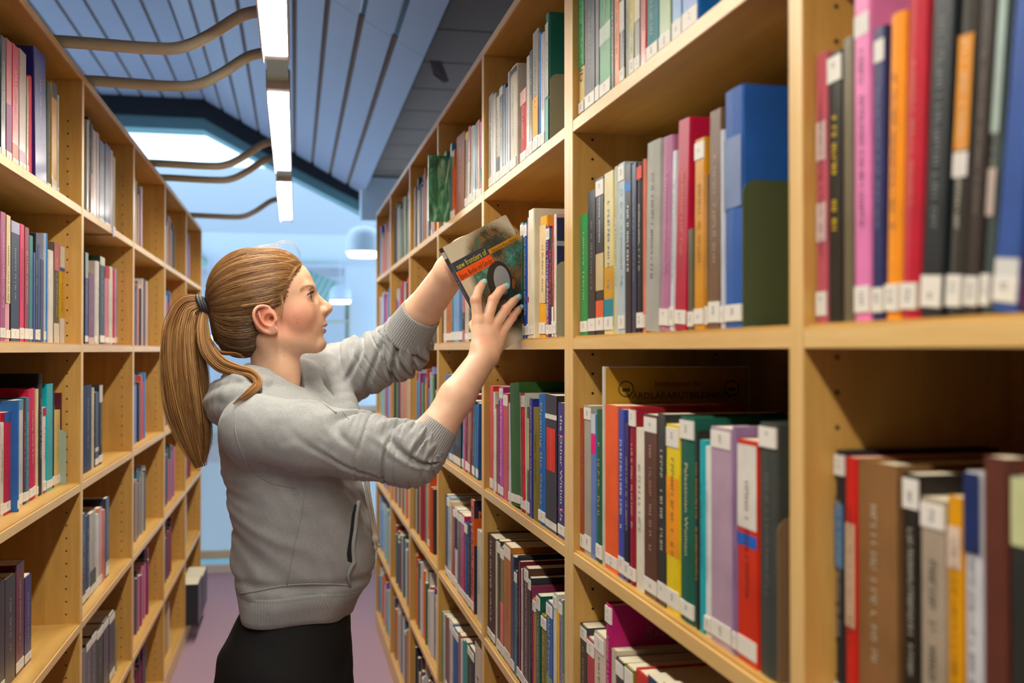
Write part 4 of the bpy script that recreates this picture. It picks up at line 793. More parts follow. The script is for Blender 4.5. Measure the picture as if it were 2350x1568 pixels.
def head_sdf(P):
    m = P.copy(); dyv = np.abs(P[:, 1] - F32(YM)); m[:, 1] = F32(YM) - dyv      # symmetric: both halves read as the near one
    E = lambda x, y, a, c, b, dy=0, R=None: ell(m, hm(x, y, dy), (a * PX, b, c * PX), R)
    d = E(578, 672, 96, 94, .070)
    d = smin(d, E(640, 664, 80, 77, .064), .02)
    d = smin(d, E(667, 722, 72, 78, .053), .02)                                  # middle of the face
    d = smin(d, E(684, 768, 52, 40, .042), .02)                                  # jaw mass
    d = smin(d, cone(m, hm(622, 772, -.046), hm(722, 796, -.012), .017, .0125), .02)
    d = smin(d, E(731, 787, 18.5, 20, .019), .012)                               # chin
    d = smin(d, E(683, 724, 34, 34, .022, -.036), .018)                          # cheekbone
    d = smin(d, E(714, 744, 31, 34, .030), .014)                                 # mouth mound
    d = smin(d, cone(m, hm(709, 663, -.004), hm(703, 661, -.034), .0095, .008), .012)   # brow ridge
    d = smax(d, -E(721, 681, 16, 11, .014, -.031), .010)                         # eye hollow
    d = smin(d, chain(m, [hm(716, 673, 0), hm(732, 690, 0), hm(746, 701, 0)], [.0068, .0078, .0088], .004), .007)
    d = smin(d, sphere(m, hm(752.2, 708.5, 0), 11.0 * PX), .005)
    d = smin(d, E(739, 715, 12.5, 9.5, .0075, -.0105), .005)                     # nostril wing
    d = smin(d, cone(m, hm(754, 716, 0), hm(745, 727, 0), .004, .004), .004)
    d = smax(d, -E(749.5, 719.8, 7, 3.0, .0040, -.0085), .0012)
    d = smin(d, E(741.2, 745.2, 10.4, 6.2, .017), .003)                          # lips
    d = smin(d, E(739.2, 760.5, 9.8, 6.8, .0155), .003)
    d = smax(d, -E(743, 752.8, 11, 1.5, .0205), .0022)
    d = smax(d, -E(748, 774, 6.5, 6.5, .02), .006)
    # eyelids: shell around the eyeball with a slit
    q = m - V3(eyeC); rr = np.linalg.norm(q, axis=1); az = np.degrees(np.arctan2(-q[:, 1], q[:, 0])); el = np.degrees(np.arctan2(q[:, 2], np.hypot(q[:, 0], q[:, 1])))
    w = np.maximum(np.cos(np.clip((az - 18) / 66, -1, 1) * math.pi / 2), 0) ** .8; up, lo = 27 * w, 19 * w
    lid = rr - F32(.0136 + .0)
    slit = np.maximum(np.maximum(el - up, -lo - el), np.abs(az - 18) - 66) * F32(.00024)
    lid = smax(lid, -slit, .0006); lid = smax(lid, -(rr - F32(.0121)), .0004)
    ball_in = np.maximum(rr - F32(.0128), slit)
    d = smin(d, lid, .0045); d = smax(d, -ball_in, .0006)
    # ear: thin tilted plate, rolled rim, inner ridge, bowl, lobe
    ear = ell(m, e(607, 733, -.0765), (25 * PX, .0040, 31 * PX), _earR)
    ear = smax(ear, -ell(m, e(598, 721, -.0875), (13 * PX, .0062, 14 * PX), _earR), .002)
    ear = smin(ear, chain(m, list(_hel), [.0034] * len(_hel), .001), .0022)
    ear = smin(ear, chain(m, list(_anti), [.0027] * len(_anti), .001), .0022)
    ear = smin(ear, ell(m, e(626, 757, -.0770), (12 * PX, .0044, 10.5 * PX)), .004)
    ear = smin(ear, ell(m, e(632, 737, -.0750), (4.5 * PX, .0042, 7 * PX)), .003)
    ear = smin(ear, ell(m, e(614, 733, -.0690), (22 * PX, .0100, 26 * PX)), .004)
    ear = smax(ear, -ell(m, e(617, 733, -.0850), (11.5 * PX, .0130, 12.5 * PX)), .0015)
    ear = smax(ear, -ell(m, e(623, 731, -.0720), (4.5 * PX, .0100, 5 * PX)), .001)
    d = smax(d, -ell(m, e(618, 733, -.0800), (10 * PX, .0120, 11 * PX)), .002)
    d = smin(d, ear, .0035)
    # neck
    nk = ell(P, hm(632, 790, 0), (50 * PX, .047, .09)); d = smin(d, chain(P, [hm(622, 770, 0), hm(634, 850, 0), hm(628, 930, 0)], [.047, .048, .056], .01), .022)
    d = smin(d, cone(P, hm(604, 780, -.045), hm(668, 880, -.022), .011, .010), .02)      # neck muscle
    return d
# right arm (near the viewer)
RS, RE, RW = at(585, 985, 2.035), at(925, 1040, 1.945), at(1106, 826, 1.985)
LS, LE, LW = at(755, 872, 2.39), at(912, 806, 2.30), at(1062, 582, 2.092)
fingR = [  # MCP, PIP, DIP, tip in pixels with distance of the bone line off the cover
    [(1087, 742, .022), (1081, 694, .0215), (1092, 668, .0145), (1104, 652, .0086)],
    [(1104, 745, .0245), (1120, 694, .024), (1140, 671, .0145), (1155, 661, .0086)],
    [(1120, 757, .024), (1149, 715, .023), (1170, 696, .014), (1183, 686, .0082)],
    [(1137, 773, .021), (1166, 732, .0185), (1181, 716, .012), (1189, 709, .0076)]]
fingR = [[on_cover(*j) for j in f] for f in fingR]
wr = [on_cover(1083, 797, .03), on_cover(1096, 805, .034), on_cover(1110, 808, .034), on_cover(1123, 806, .029)]
thR = [on_cover(1098, 792, .022), on_cover(1094, 768, .004), on_cover(1097, 742, -.021), on_cover(1116, 714, -.0275)]
fingL = [
    [(1098, 541, -.030), (1142, 520, -.034), (1172, 519, -.028), (1191, 529, -.0235)],
    [(1094, 556, -.032), (1140, 548, -.036), (1166, 556, -.030), (1180, 570, -.0255)],
    [(1088, 572, -.032), (1130, 574, -.036), (1152, 588, -.030), (1162, 602, -.0255)],
    [(1080, 588, -.030), (1112, 598, -.034), (1130, 612, -.029), (1138, 624, -.0245)]]
fingL = [[on_cover(*j) for j in f] for f in fingL]
def handarm_R(P):
    rad = [(.0118, .0101, .0090, .0074), (.0118, .0101, .0089, .0073), (.0112, .0096, .0085, .0070), (.0100, .0086, .0076, .0063)]
    pal = None
    for f, w_, r in zip(fingR, wr, rad):
        c = cone(P, f[0], w_, .0122, .0140); pal = c if pal is None else smin(pal, c, .012)
    pal = smin(pal, chain(P, [on_cover(1104, 775, .024), on_cover(1100, 800, .030)], [.016, .016]), .012)
    fin = None
    for f, r in zip(fingR, rad):
        c = chain(P, f, r, .0025)
        c = smin(c, sphere(P, np.asarray(f[1]), r[1] * 1.07), .003)
        fin = c if fin is None else np.minimum(fin, c)
    d = smin(pal, fin, .006)
    for f in fingR: d = smin(d, sphere(P, np.asarray(f[0]) - BN * .003, .0088), .006)
    d = smin(d, chain(P, thR, [.014, .0115, .0095, .008], .004), .008)
    arm = chain(P, [RW, at(1048, 912, 1.965), at(1003, 985, 1.952), RE, (RE + RS) / 2], [.0265, .0335, .0345, .036, .034], .012)
    d = smin(d, arm, .022); d = smin(d, sphere(P, at(1131, 822, 1.985), .0085), .016)
    return d
def handarm_L(P):
    rad = (.0098, .0086, .0076, .0064); d = None
    for i, f in enumerate(fingL):
        w_ = on_cover(1062 + 3 * i, 566 + 9 * i, -.034); c = smin(chain(P, f, rad, .003), cone(P, f[0], w_, .0115, .0135), .006); d = c if d is None else smin(d, c, .004)
    d = smin(d, chain(P, [on_cover(1066, 590, -.03), on_cover(1080, 620, -.028), on_cover(1096, 636, -.026)], [.013, .0105, .0085], .004), .008)
    return smin(d, chain(P, [LW, at(1036, 622, 2.13), at(968, 716, 2.225), LE, LS], [.0275, .0335, .0385, .040, .036], .012), .022)
CHEST = at(630, 1010, 2.2); PELV = at(668, 1440, 2.2)
def body_sdf(P):
    d = np.full(len(P), 1., F32)
    def grp(f, lo, hi, k, fall):
        nonlocal d
        lo, hi = V3(lo), V3(hi); m = np.all((P > lo) & (P < hi), axis=1)
        out = np.linalg.norm(np.maximum(np.maximum(lo - P, P - hi), 0), axis=1) + F32(.05)
        v = out.astype(F32)
        if m.any(): v[m] = f(P[m])
        d = smin(d, v, k)
    hc = hm(620, 720, 0)
    grp(head_sdf, hc - [.19, .14, .25], hc + [.19, .14, .19], .004, 0)
    def torso_(Q):
        t = smin(ell(Q, CHEST + [0, 0, .02], (.085, .13, .15)), cone(Q, CHEST - [0, 0, .1], PELV, .075, .085), .05)
        t = smin(t, cone(Q, hm(628, 935, 0), CHEST + [0, -.12, .03], .045, .034), .04); t = smin(t, cone(Q, hm(628, 935, 0), LS, .045, .036), .04)
        t = smin(t, cone(Q, CHEST + [0, -.12, .03], (RE + RS) / 2, .034, .034), .03)
        return t
    grp(torso_, (-.35, 1.9, .75), (.3, 2.55, 1.36), .03, 0)
    grp(handarm_R, (-.2, 1.86, 1.1), (.55, 2.14, 1.64), .02, 0)
    grp(handarm_L, (-.1, 2.02, 1.3), (.55, 2.48, 1.75), .02, 0)
    return d
hx0, hz0 = hm(620, 720, 0)[[0, 2]]
bv, bf = surface_net(body_sdf, axis((-.33, .008), (hx0 - .14, .0016), (hx0 + .15, .004), (.26, .0016), .53), axis((1.87, .004), (1.93, .0017), (2.29, .004), 2.52), axis((.78, .012), (1.12, .005), (1.31, .0017), 1.73))
skin, nt, b_ = new_mat('skin')
a_ = node(nt, 'ShaderNodeAttribute', attribute_name='Col'); tc = node(nt, 'ShaderNodeTexCoord'); nz = node(nt, 'ShaderNodeTexNoise', Scale=420.0, Detail=4.0); n3 = node(nt, 'ShaderNodeTexNoise', Scale=60.0, Detail=5.0)
lnk(nt, tc.outputs['Object'], nz.inputs['Vector']); lnk(nt, tc.outputs['Object'], n3.inputs['Vector'])
mx = node(nt, 'ShaderNodeMix', data_type='RGBA', blend_type='MULTIPLY'); mx.inputs[0].default_value = 1; rp = node(nt, 'ShaderNodeMapRange'); rp.inputs['To Min'].default_value = .9; rp.inputs['To Max'].default_value = 1.1
lnk(nt, n3.outputs['Fac'], rp.inputs['Value']); lnk(nt, a_.outputs['Color'], mx.inputs[6]); lnk(nt, rp.outputs['Result'], mx.inputs[7]); lnk(nt, mx.outputs[2], b_.inputs['Base Color'])
bp = node(nt, 'ShaderNodeBump', Strength=.12, Distance=.0008); lnk(nt, nz.outputs['Fac'], bp.inputs['Height']); lnk(nt, bp.outputs['Normal'], b_.inputs['Normal'])
b_.inputs['Roughness'].default_value = .48; b_.inputs['Subsurface Weight'].default_value = .12; b_.inputs['Subsurface Radius'].default_value = (.008, .003, .0015); b_.inputs['Subsurface Scale'].default_value = .6
me = np_mesh('body', bv, bf, skin)
base = np.array(S(228, 184, 154)); colv = np.tile(base, (len(bv), 1))
def tint(c, center, rad, amt, mirror=True, soft=False):
    q = bv.copy()
    if mirror: q[:, 1] = YM - np.abs(q[:, 1] - YM)
    r = np.linalg.norm((q - center) / np.asarray(rad), axis=1); w = amt * np.clip(1 - r, 0, 1) ** .8; w = np.minimum(w * 1.6, amt) if not soft else amt * np.clip(1 - r * r, 0, 1) ** 2
    colv[:] = colv * (1 - w[:, None]) + np.array(c) * w[:, None]
tint(S(218, 136, 112), hm(686, 730, -.05), (.075, .09, .062), .55, True, True); tint(S(218, 138, 114), hm(652, 748, -.05), (.065, .09, .06), .35, True, True)
tint(S(230, 156, 134), hm(752, 709, 0), (.024, .03, .02), .6, True, True)
tint(S(186, 92, 88), hm(745, 745.5, 0), (.0125, .021, .0055), 1); tint(S(192, 98, 92), hm(743.5, 760, 0), (.013, .02, .0068), 1); tint(S(150, 64, 66), hm(741, 752.8, 0), (.014, .022, .0028), .9)
tint(S(206, 140, 122), eyeC, (.03, .03, .022), .6, True, True); tint(S(220, 134, 110), at(600, 730, YM - .08), (.04, .02, .045), .7, False); tint(S(206, 122, 100), at(603, 722, YM - .08), (.02, .02, .02), .5, False)
for px_, py_, dy_ in ((684, 733, -.055), (682, 741, -.055), (675, 727, -.055), (653, 818, -.048)):
    tint(S(110, 66, 50), at(px_, py_, YM + dy_), (.0019, .02, .0019), .5, False)
for f in fingR + fingL:
    for j, a in ((1, .55), (2, .35), (3, .55)): tint(S(216, 126, 100), np.asarray(f[j]), (.02,) * 3, a, False, True)
    tint(S(218, 134, 108), np.asarray(f[0]), (.022,) * 3, .5, False, True)
tint(S(216, 132, 106), on_cover(1088, 792, .045), (.026,) * 3, .5, False, True)
vcol(me, colv); body = put('body', me, None); body.parent = woman; body.matrix_parent_inverse = Matrix.Translation(-Vector(woman.location))
def wput(name, me, parent=None):
    o_ = bpy.data.objects.new(name, me); COL.objects.link(o_); o_.parent = parent or woman
    o_.matrix_parent_inverse = Matrix.Translation(-Vector(woman.location)) if parent is None else Matrix.Identity(4); return o_
# eyes
eyem = attr_colour('eye', .08); 
for s in (1, -1):
    c = eyeC.copy(); c[1] = YM + s * (eyeC[1] - YM); n, k = 40, 28; v = []; cc = []
    for i in range(k + 1):
        a = math.pi * i / k
        for j in range(n):
            t = 2 * math.pi * j / n; rr = .0122 + (.0009 * max(0, 1 - (a / .5) ** 2)); q_ = np.array([math.cos(a), math.sin(a) * math.cos(t), math.sin(a) * math.sin(t)]); yw = math.radians(-16); v.append(c + rr * np.array([q_[0] * math.cos(yw) - q_[1] * math.sin(yw), q_[0] * math.sin(yw) + q_[1] * math.cos(yw), q_[2]]))
            cc.append(S(16, 14, 14) if a < .17 else S(118, 128, 128) if a < .44 else S(60, 66, 70) if a < .5 else S(214, 204, 196))
    f = np.array([(i * n + j, i * n + (j + 1) % n, (i + 1) * n + (j + 1) % n, (i + 1) * n + j) for i in range(k) for j in range(n)])
    m_ = np_mesh('eye', np.array(v), f, eyem); vcol(m_, np.array(cc)); wput('eye', m_)
# nails
nail = plain('nail_polish_turquoise', S(138, 212, 214), .2, coat=.6)
def nail_at(tip, dip, width, length):
    d = np.asarray(tip) - np.asarray(dip); d /= np.linalg.norm(d); nrm = -BN - d * (-BN @ d); nrm /= np.linalg.norm(nrm); sx = np.cross(d, nrm); v = []; n, k = 9, 8
    c = np.asarray(tip) + nrm * .0008
    for i in range(k + 1):
        b = i / k; hw = width * (1 - .25 * (1 - b) ** 4) * math.sqrt(max(.0, 1 - max(0, (b - .62) / .42) ** 2)); 
        for j in range(n):
            a = (j / (n - 1) * 2 - 1); v.append(c + d * ((b - .42) * length) + sx * (a * hw) + nrm * (.0066 * math.sqrt(max(0, 1 - (a * .72) ** 2)) + .0006 - .0012 * b * b))
    f = [(i * n + j, i * n + j + 1, (i + 1) * n + j + 1, (i + 1) * n + j) for i in range(k) for j in range(n - 1)]
    m_ = np_mesh('fingernail', np.array(v), np.array(f), nail); o_ = wput('fingernail', m_); md = o_.modifiers.new('s', 'SOLIDIFY'); md.thickness = .0008; md.offset = 1; return o_
for f, w_, l_ in zip(fingR, (.0058, .0059, .0057, .0050), (.0125, .0128, .0122, .0105)): nail_at(f[3], f[2], w_, l_)
# ear studs
for px_, py_, dy_ in ((590, 721, -.0885), (632, 755, -.083)):
    c = at(px_, py_, YM + dy_); v, f = lathe([(.0001, -.0012), (.0009, -.0009), (.0013, 0), (.0009, .0009), (.0001, .0012)], 12)
    m_ = np_mesh('ear_stud', np.array(v) + c, np.array(f), M['chrome']); wput('ear_stud', m_)

# ------------------------------------------------------------------ hair
TIE = hm(474, 703, 0)
HL = np.array([[540, 740], [570, 722], [600, 699], [612, 684], [628, 671], [655, 660], [680, 655], [697, 651], [703, 640], [710, 612], [716, 582], [740, 584], [765, 594], [790, 601], [840, 597], [900, 590]], float)   # y -> x of the hairline on the near side
hlz = np.array([hm(0, y, 0)[2] for y in HL[:, 0]])[::-1]; hlx = np.array([hm(x, y, 0)[0] for y, x in HL])[::-1]
def cap_raw(P):
    m = P.copy(); m[:, 1] = F32(YM) - np.abs(P[:, 1] - F32(YM))
    E = lambda x, y, a, c, b: ell(m, hm(x, y, 0), (a * PX, b, c * PX))
    d = smin(E(582, 680, 107, 110, .0765), E(634, 652, 74, 78, .070), .02)
    return smin(d, E(556, 758, 66, 62, .060), .025)
def cap_sdf(P):
    d = cap_raw(P); ang = np.arctan2(P[:, 2] - F32(TIE[2]), P[:, 0] - F32(TIE[0])); rr = np.hypot(P[:, 2] - TIE[2], P[:, 0] - TIE[0])
    w = ang * 46 + 2.2 * noise1(ang * 9 + P[:, 1] * 60, 3) + 9 * rr + P[:, 1] * 110
    d = d + (.0011 * np.sin(w) + .0007 * np.sin(w * 2.7 + 1)).astype(F32) * np.clip(rr / .08, .3, 1)
    x = P[:, 0] + np.abs(P[:, 1] - YM) * 0
    return smax(d, (x - np.interp(P[:, 2], hlz, hlx)).astype(F32) * F32(.8) , .014)
hv, hf = surface_net(cap_sdf, axis((hx0 - .155, .0016), hx0 + .11), axis((YM - .085, .0018), YM + .085), axis((hz0 - .13, .0016), hz0 + .16))
hair = attr_colour('hair_strands', .36, spec=.45)
hmat, nt, b_ = new_mat('hair_mass')
a_ = node(nt, 'ShaderNodeAttribute', attribute_name='Col'); lnk(nt, a_.outputs['Color'], b_.inputs['Base Color']); b_.inputs['Roughness'].default_value = .42; b_.inputs['Specular IOR Level'].default_value = .35
HA, HB_, HC = np.array(S(184, 138, 88)), np.array(S(124, 82, 46)), np.array(S(228, 190, 138))
me = np_mesh('hair', hv, hf, hmat)
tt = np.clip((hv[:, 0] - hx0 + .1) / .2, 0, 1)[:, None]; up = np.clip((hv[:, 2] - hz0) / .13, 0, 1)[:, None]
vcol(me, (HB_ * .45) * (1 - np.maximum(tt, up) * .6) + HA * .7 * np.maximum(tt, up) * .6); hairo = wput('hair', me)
def ribbons(paths, rads, cols, name, parent, n=4):
    """many tapered strands as one mesh of their own part"""
    k = paths.shape[1]; N = len(paths); T = np.gradient(paths, axis=1); T /= np.linalg.norm(T, axis=2, keepdims=True) + 1e-9
    ref = np.array([0, 1., .15]); A = np.cross(T, ref); A /= np.linalg.norm(A, axis=2, keepdims=True) + 1e-9; B_ = np.cross(T, A)
    tp = np.concatenate([np.linspace(.55, 1, k // 4), np.ones(k - k // 4 - k // 4), np.linspace(1, .25, k // 4)])
    R_t = rads[:, None] * tp[None]
    V = np.stack([paths + R_t[..., None] * (math.cos(2 * math.pi * j / n) * A + math.sin(2 * math.pi * j / n) * B_) for j in range(n)], 2).reshape(-1, 3)
    i = np.arange(k - 1); j = np.arange(n); I, J = np.meshgrid(i, j, indexing='ij'); q = np.stack([I * n + J, I * n + (J + 1) % n, (I + 1) * n + (J + 1) % n, (I + 1) * n + J], -1).reshape(-1, 4)
    Fq = (np.arange(N)[:, None, None] * (k * n) + q[None]).reshape(-1, 4)
    m_ = np_mesh(name, V, Fq, hair); vcol(m_, np.repeat(cols if cols.ndim == 2 else cols.reshape(-1, 3), k * n if cols.ndim == 2 else n, axis=0)); o_ = wput(name, m_, None)
    if parent is not None: o_.parent = parent; o_.matrix_parent_inverse = Matrix.Translation(-Vector(woman.location)) if parent is woman else Matrix.Identity(4)
    o_['kind'] = 'stuff'; return o_
def hair_cols(N, lo=0., hi=1., r=None):
    t = (r or rng).uniform(lo, hi, N)[:, None]; w = (r or rng).uniform(.8, 1.15, N)[:, None]
    return np.where(t < .5, HB_ * (1 - 2 * t) + HA * 2 * t, HA * (2 - 2 * t) + HC * (2 * t - 1)) * w
def surf_y(X, Z, f, side):
    lo = np.full(len(X), YM if True else 0.); hi = np.full(len(X), YM + side * .1)
    for _ in range(18):
        md = (lo + hi) / 2; v = f(np.stack([X, md, Z], 1).astype(F32)); ins = v < 0; lo = np.where(ins, md, lo); hi = np.where(ins, hi, md)
    return (lo + hi) / 2
k = 20; axA, axB = TIE[[0, 2]] + np.array([.004, 0]), hm(700, 655, 0)[[0, 2]]; axd = axB - axA
def scalp(N, f0, f1, r=rng):
    """strands lie on the hair mass, each in its own half-plane round the tie-forehead axis, swept from the hairline to the tie"""
    ph = np.radians(r.uniform(f0, f1, N)); T = np.linspace(.02, 1.12, 46); un = np.array([-axd[1], axd[0]]) / np.linalg.norm(axd)
    c = axA[None] + axd[None] * T[:, None]; D3 = np.stack([un[0] * np.cos(ph), -np.sin(ph), un[1] * np.cos(ph)], 1)
    base3 = np.stack([c[:, 0], np.full(len(T), YM), c[:, 1]], 1); lo = np.zeros((N, len(T))); hi = np.full((N, len(T)), .15)
    for _ in range(13):
        md = (lo + hi) / 2; Pq = base3[None] + md[..., None] * D3[:, None]; ins = (cap_raw(Pq.reshape(-1, 3).astype(F32)) < 0).reshape(N, -1); lo = np.where(ins, md, lo); hi = np.where(ins, hi, md)
    surf = base3[None] + lo[..., None] * D3[:, None]
    past = surf[..., 0] > np.interp(surf[..., 2], hlz, hlx) - .002; past |= lo < 1e-3; past[:, :6] = False
    first = np.where(past.any(1), past.argmax(1), len(T) - 1); ts = T[first] + r.normal(0, .012, N); te = np.full(N, .02); cut = r.random(N) < .6; ts = np.where(cut, te + (ts - te) * r.uniform(.45, 1, N), ts)
    tt = ts[:, None] + (te - ts)[:, None] * np.linspace(0, 1, k)[None]; out = np.zeros((N, k, 3))
    for q in range(N): out[q] = np.stack([np.interp(tt[q], T, surf[q, :, i_]) for i_ in range(3)], 1)
    nrm_ = out - np.stack([np.interp(tt, [0, 1], [axA[0], axB[0]]), np.full_like(tt, YM), np.interp(tt, [0, 1], [axA[1], axB[1]])], -1); nrm_ /= np.linalg.norm(nrm_, axis=2, keepdims=True) + 1e-9
    wav = r.uniform(-.0010, .0014, N)[:, None] + .0007 * np.sin(np.linspace(0, 1, k)[None] * r.uniform(3, 9, N)[:, None] + r.uniform(0, 6, N)[:, None]); wav = wav - .003 * np.exp(-(np.linspace(0, 1, k)[None] / .06) ** 2) * (~cut)[:, None]
    tang = np.gradient(out, axis=1); side = np.cross(nrm_, tang); side /= np.linalg.norm(side, axis=2, keepdims=True) + 1e-9
    out = out + nrm_ * wav[..., None] + side * (r.normal(0, .0022, N)[:, None] * np.sin(np.linspace(0, math.pi, k))[None])[..., None]
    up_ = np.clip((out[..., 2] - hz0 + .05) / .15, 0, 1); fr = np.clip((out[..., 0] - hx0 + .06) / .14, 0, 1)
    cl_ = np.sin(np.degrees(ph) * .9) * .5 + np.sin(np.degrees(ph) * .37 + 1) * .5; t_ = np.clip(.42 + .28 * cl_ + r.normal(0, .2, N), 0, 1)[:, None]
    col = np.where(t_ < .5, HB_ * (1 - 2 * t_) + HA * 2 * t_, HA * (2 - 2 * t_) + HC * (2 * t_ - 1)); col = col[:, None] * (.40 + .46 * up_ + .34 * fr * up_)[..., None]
    return out, r.uniform(.0003, .00075, N), col
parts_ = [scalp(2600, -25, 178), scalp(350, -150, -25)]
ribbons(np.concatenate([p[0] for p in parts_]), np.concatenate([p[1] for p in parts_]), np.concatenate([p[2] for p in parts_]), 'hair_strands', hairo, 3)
# wisps
def wisp(pts, N, spread, rad, lo=.4):
    g = smooth_path(pts, 6); out = []
    for _ in range(N): out.append(g + np.cumsum(rng.normal(0, spread, g.shape) * .25, axis=0) + rng.normal(0, spread, 3)); 
    return np.array(out), np.full(N, rad) * rng.uniform(.6, 1.2, N), hair_cols(N, lo, 1)
ws = [wisp([hm(690, 606, -.02), hm(676, 622, -.05), hm(664, 645, -.062), hm(640, 668, -.07)], 40, .0016, .0002, .6), wisp([hm(668, 640, -.055), hm(655, 668, -.064), hm(640, 690, -.068)], 30, .0018, .0002, .6), wisp([hm(612, 575, -.02), hm(640, 560, -.02), hm(668, 556, -.015), hm(686, 572, -.01), hm(692, 598, 0)], 7, .0022, .00022), wisp([hm(575, 576, -.02), hm(600, 566, -.01), hm(630, 563, 0), hm(660, 572, 0)], 7, .0022, .00022), wisp([hm(640, 655, -.066), hm(648, 690, -.066), hm(646, 715, -.067), hm(640, 735, -.068)], 16, .0016, .0003), wisp([hm(655, 650, -.064), hm(628, 690, -.068), hm(606, 700, -.079), hm(560, 706, -.08)], 26, .0012, .0005)]
n_ = min(len(w_[0][0]) for w_ in ws)
for w_ in ws: ribbons(w_[0], w_[1], w_[2], 'loose_wisps', hairo, 3)
# brows and lashes
nb = 95; tb_ = rng.random(nb); xb_ = 691 + 29 * tb_; yb_ = np.interp(tb_, [0, .4, .75, 1], [670, 662, 657.5, 662]) + rng.normal(0, 2.0, nb)
A0 = np.array([hm(x, y, 0) for x, y in zip(xb_, yb_)]); A1 = A0 + np.stack([np.full(nb, -.0045), np.zeros(nb), -.0016 * (1 - 1.3 * tb_)], 1)
A0[:, 1] = surf_y(A0[:, 0], A0[:, 2], head_sdf, -1) - .0004; A1[:, 1] = surf_y(A1[:, 0], A1[:, 2], head_sdf, -1) - .0004
bp_ = A0[:, None] + (A1 - A0)[:, None] * np.linspace(0, 1, 8)[None, :, None]
eb = ribbons(np.array(bp_), np.full(len(bp_), .00017), hair_cols(len(bp_), .45, 1.), 'eyebrow', woman, 3)
lp = []
for az in np.linspace(6, 78, 30):
    w_ = math.cos((az - 18) / 66 * math.pi / 2) ** .8; el = math.radians(26 * w_); a = math.radians(az); d_ = np.array([math.cos(a) * math.cos(el), -math.sin(a) * math.cos(el), math.sin(el)]); p0 = eyeC + d_ * .0137
    lp.append([p0 + d_ * s * .006 + np.array([0, 0, .0032]) * s * s for s in np.linspace(0, 1, 8)])
ribbons(np.array(lp), np.full(len(lp), .0003), np.tile(np.array(S(70, 48, 34)), (len(lp), 1)), 'eyelashes', woman, 3)
# ponytail: guide line from the tie, over and down, strands fanned around it
def pony(guide, radii, N, name, lo=0, hi=1, k=34, parent=None, flat=.6, dark=1.):
    g = smooth_path(guide, 8); L = np.linspace(0, 1, len(g)); t = np.linspace(0, 1, k); g = np.stack([np.interp(t, L, g[:, i]) for i in range(3)], 1); R = np.interp(t, np.linspace(0, 1, len(radii)), radii)
    T = np.gradient(g, axis=0); T /= np.linalg.norm(T, axis=1)[:, None]; A = np.cross(T, [0, 1., 0]); A /= np.linalg.norm(A, axis=1)[:, None]; B_ = np.cross(T, A)
    nc = max(6, N // 22); cth, cq, cph = rng.uniform(0, 2 * math.pi, nc), np.sqrt(rng.uniform(.05, .95, nc)), rng.uniform(0, 6.28, (nc, 2)); cid = rng.integers(0, nc, N); cam_ = rng.uniform(.02, .16, nc); ct = np.clip(rng.normal(.5, .27, nc), 0, 1)
    end = np.clip(rng.normal(.94, .04, nc)[cid] + rng.normal(0, .03, N), .6, 1.0)
    tw = t[None] * end[:, None]; ip = lambda arr: np.stack([np.interp(tw.ravel(), t, arr[:, i]) for i in range(arr.shape[1])], 1).reshape(N, k, -1)
    G, AA, BB, RR = ip(g), ip(A), ip(B_), ip(R[:, None]); jx, jy = rng.normal(0, .13, (2, N)); am = rng.uniform(0, .05, N); ph = rng.uniform(0, 6.28, (N, 2))
    c = (cq * np.cos(cth))[cid][:, None] + jx[:, None] + cam_[cid][:, None] * np.sin(5 * t[None] + cph[cid, :1]) + am[:, None] * np.sin(9 * t[None] + ph[:, :1]); s = (cq * np.sin(cth))[cid][:, None] + jy[:, None] + cam_[cid][:, None] * np.sin(4 * t[None] + cph[cid, 1:])
    P = G + RR * (c[..., None] * AA + flat * s[..., None] * BB)
    t_ = np.clip(lo + (hi - lo) * (ct[cid] + rng.normal(0, .12, N)), 0, 1)[:, None]
    shade = np.where(t_ < .5, HB_ * (1 - 2 * t_) + HA * 2 * t_, HA * (2 - 2 * t_) + HC * (2 * t_ - 1))[:, None] * (np.array([1, 1, 1.])[None] * (1.08 - .3 * tw[..., None]) * (np.array([1, .93, .8])[None, None] ** (tw[..., None] * 1.6))) * dark
    return ribbons(P, rng.uniform(.0004, .0009, N), shade, name, parent, 3)
ptail = pony([hm(474, 703, 0), hm(452, 699, 0), hm(428, 712, 0), hm(413, 760, 0), hm(413, 830, 0), hm(424, 920, 0), hm(440, 1000, 0), hm(462, 1072, 0)], np.array([9, 17, 25, 31, 36, 41, 38, 26, 12]) * PX, 2000, 'ponytail', 0, 1, parent=woman, flat=.8)
pony([hm(474, 706, 0), hm(462, 722, 0), hm(447, 780, 0), hm(450, 850, 0), hm(458, 930, 0), hm(464, 1010, 0), hm(464, 1062, 0)], np.array([8, 13, 20, 26, 24, 22, 12]) * PX, 600, 'ponytail_underlayer', 0, .5, parent=ptail, dark=.75)
# hair tie: three black coils
tie = plain('hair_tie_elastic', S(44, 46, 52), .6, bump=.4, bscale=900); v_all, f_all = [], []
for q in (-6.5, 0, 6.5):
    c = TIE + np.array([(q - 6) * PX, 0, (-q * .25) * PX]); pth = []
    for a in np.linspace(0, 2 * math.pi, 28, endpoint=False): pth.append(c + np.array([.30 * math.cos(a) * 20 * PX * -1.5, math.sin(a) * .019, math.cos(a) * 21 * PX]))
    v, f = tube(np.array(pth), .0036, 8, closed=True); m_ = np_mesh('hair_tie', np.array(v), np.array(f), tie); wput('hair_tie' if q == -6.5 else 'hair_tie', m_)
